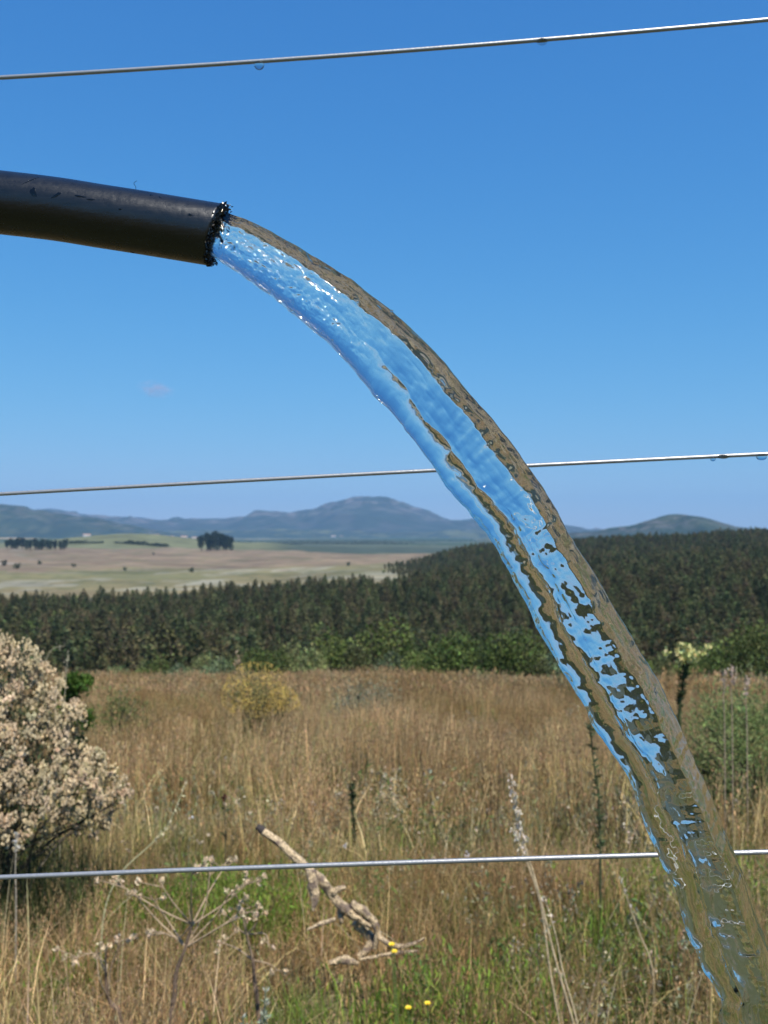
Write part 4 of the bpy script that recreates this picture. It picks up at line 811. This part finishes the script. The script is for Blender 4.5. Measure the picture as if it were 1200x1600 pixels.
drop(1130, wrow(1, 1130) + 1.2, 3.0, wy(1130), 'long flat smear of water under the middle wire beside the small drop', 3.2)
drop(1190, wrow(1, 1190) + 4.4, 5.0, wy(1190), 'largest water drop under the middle wire at the right edge', 1.6)

# ------------------------------------------------------------------ the black pipe
YP = .52
def pipe():
    ends = [(-5200, -700), (-2600, -5), (-1200, 195), (-500, 268), (0, 316.5), (170, 340), (337, 367)]
    line = smoothline([P(a, b, YP) for a, b in ends], 200)
    org = line[-1].copy(); root = obj('water_pipe', None, label='black plastic water pipe with a raggedly cut end entering from the left', cat='pipe', loc=org); line = line - org
    # finer sampling near the mouth
    d = np.concatenate([[0], np.cumsum(np.linalg.norm(np.diff(line, axis=0), axis=1))]); tot = d[-1]
    q = np.concatenate([np.linspace(0, tot - .3, 60, endpoint=False), np.linspace(tot - .3, tot, 200)]); line = np.stack([np.interp(q, d, line[:, k]) for k in range(3)], -1)
    ro = 48.7 / 1600 * YP; ri = ro * .80; S = 72
    def shell(r, cut):
        V, F = tube(line, r, S, False); V = V.reshape(len(line), S, 3)
        T = line[-1] - line[-2]; T /= np.linalg.norm(T); th = np.arange(S) / S * 6.28318
        c = .0006 * fbm(np.cos(th) * 3, np.sin(th) * 3, s=cut, o=4) + .0022 * ((V[-1] - line[-1])[:, 2] / ro)
        w = np.linspace(0, 1, 8)
        for k in range(8): V[-8 + k] += (c * w[k])[:, None] * T[None]
        return V.reshape(-1, 3), F[0], len(line)
    Vo, Fo, n = shell(ro, 5); Vi, Fi, _ = shell(ri, 5); m = len(Vo); j = np.arange(S); j2 = (j + 1) % S; e = (n - 1) * S
    rim = np.stack([e + j, e + j2, m + e + j2, m + e + j], -1); me = mesh('pipe_wall', np.concatenate([Vo, Vi]), [np.concatenate([Fo, Fi[:, ::-1] + m, rim])], None, True, [pipe_mat()])
    obj('pipe_wall', me, root)
    # ragged burr of plastic crumbs round the cut
    b = Bag(); T = line[-1] - line[-2]; T /= np.linalg.norm(T); A = np.cross(T, [0, 1., 0]); A /= np.linalg.norm(A); B = np.cross(T, A)
    for k in range(620):
        a = rng.uniform(0, 6.28); rad = ro * rng.uniform(.80, 1.035); dirn = A * math.cos(a) + B * math.sin(a); up = dirn[2]
        c = dirn * rad + T * (.0022 * up + rng.normal(.0006, .0012)); s = rng.uniform(.0003, .0011)
        d_ = rng.normal(size=3) + T * .8 + dirn * .3; d_ /= np.linalg.norm(d_); s2 = np.cross(d_, rng.normal(size=3)); s2 /= np.linalg.norm(s2); s3 = np.cross(d_, s2)
        V = np.array([c - d_ * s * .8, c + s2 * s * .6, c + s3 * s * .5, c - s2 * s * .6, c - s3 * s * .5, c + d_ * s * rng.uniform(.8, 2.0)]); b.add(V, np.array([[0, 2, 1], [0, 3, 2], [0, 4, 3], [0, 1, 4], [5, 1, 2], [5, 2, 3], [5, 3, 4], [5, 4, 1]]))
    obj('ragged_edge', b.mesh('ragged_edge', plastic_mat()), root)
    # thin fibre on top and a bead below
    h = P(212, 303, YP) - org; V, F = tube(smoothline([h, h + np.array([0, 0, .0035]), h + np.array([-.001, 0, .0055]), h + np.array([.0006, 0, .0068])], 10), .00012, 4); obj('stray_fibre', mesh('stray_fibre', V, F, None, True, [plastic_mat()]), root)
    V, F = sphere(P(209, 392.5, YP) - org, .0011, 12, 8, (2.2, 1.4, .9)); obj('lump', mesh('lump', V, F, None, True, [plastic_mat()]), root)
    # flat wet smears on the side
    for px, row, l, w, ang in [(62, 295, 27, 6, -35), (69, 317, 17, 10, 80), (104, 320, 17, 8, -25), (234, 309, 27, 6, 8), (257, 319, 9, 6, 30), (243, 315, 12, 6, 10), (138, 322, 16, 3, 8), (155, 327, 14, 3, 6), (306, 350, 7, 4, 0), (200, 342, 5, 3, 0)]:
        n = 22; th = np.linspace(0, 6.2832, n, endpoint=False); rr = 1 + .35 * noise(np.cos(th) * 2, np.sin(th) * 2, s=int(px)); ca, sa = math.cos(R(ang)), math.sin(R(ang))
        V = []; 
        for lev, hh in ((1, .00002), (.6, .00018), (0.01, .00024)):
            for t_, r_ in zip(th, rr):
                u = l * .5 * math.cos(t_) * r_ * lev; v = w * .5 * math.sin(t_) * r_ * lev; a_, b_ = px + u * ca + v * sa, row - u * -sa * 1 + v * ca
                pr = P(a_, b_, YP) - org; i = np.argmin(np.abs(line[:, 0] - pr[0])); dz = pr[2] - line[i, 2]; dz = max(-ro * .98, min(ro * .98, dz)); V.append((pr[0], line[i, 1] - math.sqrt(ro * ro - dz * dz) * 1.0 - hh, pr[2]))
        j = np.arange(n); j2 = (j + 1) % n; F = np.concatenate([np.stack([o + j, o + j2, o + n + j2, o + n + j], -1) for o in (0, n)]); obj('wet_smear', mesh('wet_smear', V, [F, (2 * n + np.arange(n))[None]], None, True, [M_WET]), root)
    return line + org, ri
def pipe_mat():
    m, t, o = nm('black_polythene'); N = t.nodes.new; L = t.links.new; p = N('ShaderNodeBsdfPrincipled'); tc = N('ShaderNodeTexCoord')
    mp = N('ShaderNodeMapping'); mp.inputs['Scale'].default_value = (60, 200, 420); L(tc.outputs['Object'], mp.inputs[0])
    nz = N('ShaderNodeTexNoise'); nz.inputs['Scale'].default_value = 1; nz.inputs['Detail'].default_value = 7; nz.inputs['Roughness'].default_value = .7; L(mp.outputs[0], nz.inputs['Vector'])
    n2 = N('ShaderNodeTexNoise'); n2.inputs['Scale'].default_value = 260; n2.inputs['Detail'].default_value = 5; L(tc.outputs['Object'], n2.inputs['Vector'])
    cr = N('ShaderNodeValToRGB'); cr.color_ramp.elements[0].position = .35; cr.color_ramp.elements[0].color = (.003, .003, .003, 1); cr.color_ramp.elements[1].position = .75; cr.color_ramp.elements[1].color = (.012, .012, .011, 1); L(nz.outputs['Fac'], cr.inputs[0]); L(cr.outputs[0], p.inputs['Base Color'])
    mr = N('ShaderNodeMapRange'); mr.inputs['To Min'].default_value = .22; mr.inputs['To Max'].default_value = .35; L(n2.outputs['Fac'], mr.inputs['Value']); L(mr.outputs[0], p.inputs['Roughness']); p.inputs['Specular IOR Level'].default_value = .7
    ad = N('ShaderNodeMath'); ad.operation = 'ADD'; L(nz.outputs['Fac'], ad.inputs[0]); L(n2.outputs['Fac'], ad.inputs[1]); b = N('ShaderNodeBump'); b.inputs['Strength'].default_value = .5; b.inputs['Distance'].default_value = .0003; L(ad.outputs[0], b.inputs['Height']); L(b.outputs[0], p.inputs['Normal'])
    L(p.outputs[0], o.inputs['Surface']); return m
_pm = []
def plastic_mat():
    if not _pm: _pm.append(metal('wet_black_plastic', (.004, .004, .004), .12, 0, .0002, 900))
    return _pm[0]
M_WET = metal('wet_film', (.003, .003, .003), .08, 0, .00005, 300)
pline, PRI = pipe()

# ------------------------------------------------------------------ the falling water
def stream():
    Rg = [(352, 331), (400, 350), (450, 377), (500, 406), (550, 438), (600, 476), (650, 520), (700, 572), (745, 628), (790, 680), (828, 732), (865, 790), (897, 845), (928, 897), (960, 950), (992, 1002), (1022, 1055), (1050, 1110), (1077, 1170), (1106, 1232), (1132, 1292), (1156, 1350), (1176, 1405), (1192, 1455), (1212, 1530), (1232, 1610)]
    Lf = [(338, 404), (392, 441), (438, 475), (482, 512), (522, 546), (560, 590), (600, 635), (636, 675), (668, 716), (700, 765), (740, 808), (774, 858), (802, 910), (832, 965), (862, 1018), (893, 1067), (922, 1122), (950, 1172), (982, 1222), (1004, 1285), (1034, 1345), (1057, 1400), (1072, 1455), (1093, 1502), (1124, 1565), (1132, 1620)]
    # carry both edges on down to the ground
    for k in range(1, 15):
        y = 1620 + k * 215; c = 1182 + 62 * (k ** .8) * 2.2; w = 52 - k * 1.2; Rg.append((c + w, y - 8)); Lf.append((c - w, y + 12))
    n = 1500; m1, m2 = 150, 60
    Rr, Ll = np.array(Rg, float), np.array(Lf, float)
    # sampling dense in the visible part
    t = np.concatenate([np.linspace(0, 25, 1350, endpoint=False), np.linspace(25, len(Rg) - 1, 150)])
    base = np.linspace(0, len(Rg) - 1, (len(Rg) - 1) * 40 + 1); Rs, Ls = smoothline(Rr, len(base)), smoothline(Ll, len(base))
    Rs = np.stack([np.interp(t, base, Rs[:, k]) for k in (0, 1)], -1); Ls = np.stack([np.interp(t, base, Ls[:, k]) for k in (0, 1)], -1)
    YS = .505
    YY = .522 + (YS - .522) * sstep(0, 12, t)
    # small uneven scallops of the outline
    L3 = np.array([P(a, b, y) for (a, b), y in zip(Ls, YY)]); R3 = np.array([P(a, b, y) for (a, b), y in zip(Rs, YY)])
    C = (L3 + R3) / 2; arc = np.concatenate([[0], np.cumsum(np.linalg.norm(np.diff(C, axis=0), axis=1))])   # metres along
    W = np.linalg.norm(R3 - L3, axis=1); ax = (R3 - L3) / W[:, None]
    down = sstep(0, .30, arc)
    for side, s_ in ((-1, 151), (1, 161)):
        d = .0007 * noise(arc / .011, 0 * arc, s=s_) * (0.4 + down) + .0003 * noise(arc / .004, 0 * arc, s=s_ + 1)
        if side < 0: L3 = L3 - ax * d[:, None]
        else: R3 = R3 + ax * (d * .7)[:, None]
    C = (L3 + R3) / 2; W = np.linalg.norm(R3 - L3, axis=1); ax = (R3 - L3) / W[:, None]
    dep = np.array([0, 1., 0])
    def thick(s, u, front=False):
        """thickness of the jet (in widths) across s=0 (lower left) .. 1 (upper right); u=0 at the mouth .. 1 low down"""
        rnd = np.sqrt(np.clip(1 - (2 * s - 1) ** 2, 0, 1)) * 1.0
        if front:   # face turned a little upwards, then one long bevel to the upper edge
            rnd = np.minimum((.64 - .36 * s) * np.clip(1 - np.abs(1 - s / .30) ** 4 * (s < .30), 0, 1) ** .4, 1.32 * np.clip(1 - s, 0, 1)) / .56
        else: rnd = .15 * np.clip(1 - np.abs(2 * s - 1) ** 2.0, 0, 1) / .44
        s0 = A['s0'] + .045 * noise(u * 14, 0 * u, s=7) + .02 * noise(u * 45, 0 * u, s=8)
        bead = np.sqrt(np.clip(1 - ((s - s0 * .5) / (s0 * .5)) ** 2, 0, 1)) * A['bead']
        q = np.clip((s - s0) / (1 - s0), 0, 1); pk = A['pk']
        if front: lobe = (A['h'] + .10 * sstep(.5, .9, u)) * np.minimum((q / pk) ** A['pw'], (np.clip(1 - q, 0, 1) / (1 - pk)) ** .85) * (s > s0) / .56
        else: lobe = A['hb'] * np.clip(1 - np.abs(2 * q - 1) ** 2, 0, 1) * (s > s0) / .44
        gr = A['groove']
        k = 14.0; two = np.log(np.exp(k * bead) + np.exp(k * lobe) + math.exp(k * gr)) / k - math.log(3) / k * 0
        edge = np.sqrt(np.clip(1 - np.abs(2 * s - 1) ** np.where(s > .5, 18, 5), 0, 1)); two = two * edge
        w = sstep(A['m0'], A['m1'], u); return rnd * (1 - w) + two * w
    sf = .5 - .5 * np.cos(np.linspace(0, np.pi, m1)); sb = .5 - .5 * np.cos(np.linspace(0, np.pi, m2 + 2))[1:-1][::-1]
    arcn = np.clip(arc / .50, 0, 1.3)
    def surf(s, sgn, sd):
        U = arcn[:, None] + 0 * s[None]; S = s[None] + 0 * U; SJ = S + (.020 * noise(arc[:, None] / .0075, S * 2.2, s=401) + .011 * noise(arc[:, None] / .0028, S * 3, s=402)) * np.sin(np.pi * S) * 1.2; th = thick(np.clip(SJ, 0, 1), U, sgn < 0) * W[:, None]
        across = (S - .5) * W[:, None]; al = arc[:, None] + 0 * S
        fine = sstep(.16, .0, al)
        rip = .00062 * fbm(al / .016 , across / .0055, s=sd, o=3) * (.5 + .9 * down[:, None]) + .00028 * fbm(al / .0060 - across / .02, across / .0032, s=sd + 3, o=2) + .00022 * fine * fbm(al / .0018, across / .0016, s=sd + 6, o=2)
        rip = rip + (.00125 if sgn < 0 else .00035) * sstep(.12, .0, al) ** .7 * sstep(.48, .26, S) * fbm(al / .0030, across / .0024, s=sd + 12, o=2)
        rip = rip + .00006 * (.3 + down[:, None]) * fbm(al / .012, across / .0013, s=sd + 15, o=2)
        rip = rip + (.0007 * sstep(.1, .25, al) + .0006 * sstep(.25, .5, al)) * noise(al / .015 + across / .03, across / .011, s=sd + 9)
        env = np.clip(np.sin(np.pi * S), 0, 1) ** .5
        h = th * (.56 if sgn < 0 else .44) + rip * env * AMP
        return C[:, None] + ax[:, None] * across[..., None] + dep * (sgn * h)[..., None]
    fr = surf(sf, -1, 201); bk = surf(sb, 1, 301); V = np.concatenate([fr, bk], 1); S = V.shape[1]; n = len(t)
    # squeeze the head of the jet into the bore of the pipe
    i = np.arange(n - 1)[:, None] * S; j = np.arange(S)[None]; j2 = (j + 1) % S; Q = np.stack([i + j, i + j2, i + S + j2, i + S + j], -1).reshape(-1, 4)
    V = V.reshape(-1, 3)
    # inner column inside the pipe
    T = pline[-1] - pline[-2]; T /= np.linalg.norm(T); first = V[:S].copy(); c0 = first.mean(0); extra = []
    for k in range(10, 0, -1): extra.append(c0 + (first - c0) * (1 - .05 * min(k, 3)) - T * .0035 * k)
    m = len(extra); V = np.concatenate(extra + [V]); n += m
    i = np.arange(n - 1)[:, None] * S; Q = np.stack([i + j, i + j2, i + S + j2, i + S + j], -1).reshape(-1, 4)
    e = len(V); V = np.concatenate([V, [V[:S].mean(0), V[-S:].mean(0)]]); jj = np.arange(S); jk = (jj + 1) % S; T3 = np.concatenate([np.stack([jk, jj, np.full(S, e)], -1), np.stack([(n - 1) * S + jj, (n - 1) * S + jk, np.full(S, e + 1)], -1)])
    me = outward(mesh('water_stream', V, [Q, T3], None, True, [M_WATER])); o = obj('water_stream', me, label='clear arching stream of water pouring from the black pipe end', cat='water stream')
    return V[-1]
A = dict(s0=.33, bead=.30, h=.43, hb=.13, pk=.56, pw=1.0, groove=.08, m0=.08, m1=.40); AMP = 1.0
foot = stream()
# stray drops thrown off close to the stream
for k, (px, row, r, lab) in enumerate([(456, 487, 2.2, 'tiny droplet breaking off below the upper stream'), (519, 532, 1.8, 'tiny droplet at the lower left edge of the stream'), (612, 486, 2.0, 'tiny droplet riding the upper right edge of the stream')]):
    V, F = sphere((0, 0, 0), r / 1600 * .5, 14, 10, (1.3, 1, .9)); obj('water_droplet', outward(mesh('water_droplet', V, F, None, True, [M_WATER])), label=lab, cat='droplet', group='stray droplets beside the stream', loc=P(px, row, .5))
# wet patch where the stream lands, below the frame
n = 40; th = np.linspace(0, 2 * np.pi, n, endpoint=False); fx, fy = foot[0], foot[1]; V = [(fx, fy, gz(fx, fy) + .02)] + [(fx + .45 * (1 + .2 * math.sin(3 * a)) * math.cos(a), fy + .4 * (1 + .2 * math.cos(2 * a)) * math.sin(a), gz(fx, fy) + .012) for a in th]
j = np.arange(n); pm = metal('puddle_water', (.05, .045, .03), .04, 0, .002, 30); obj('puddle', mesh('puddle', V, [np.stack([0 * j, 1 + j, 1 + (j + 1) % n], -1)], None, True, [pm]), kind='structure')
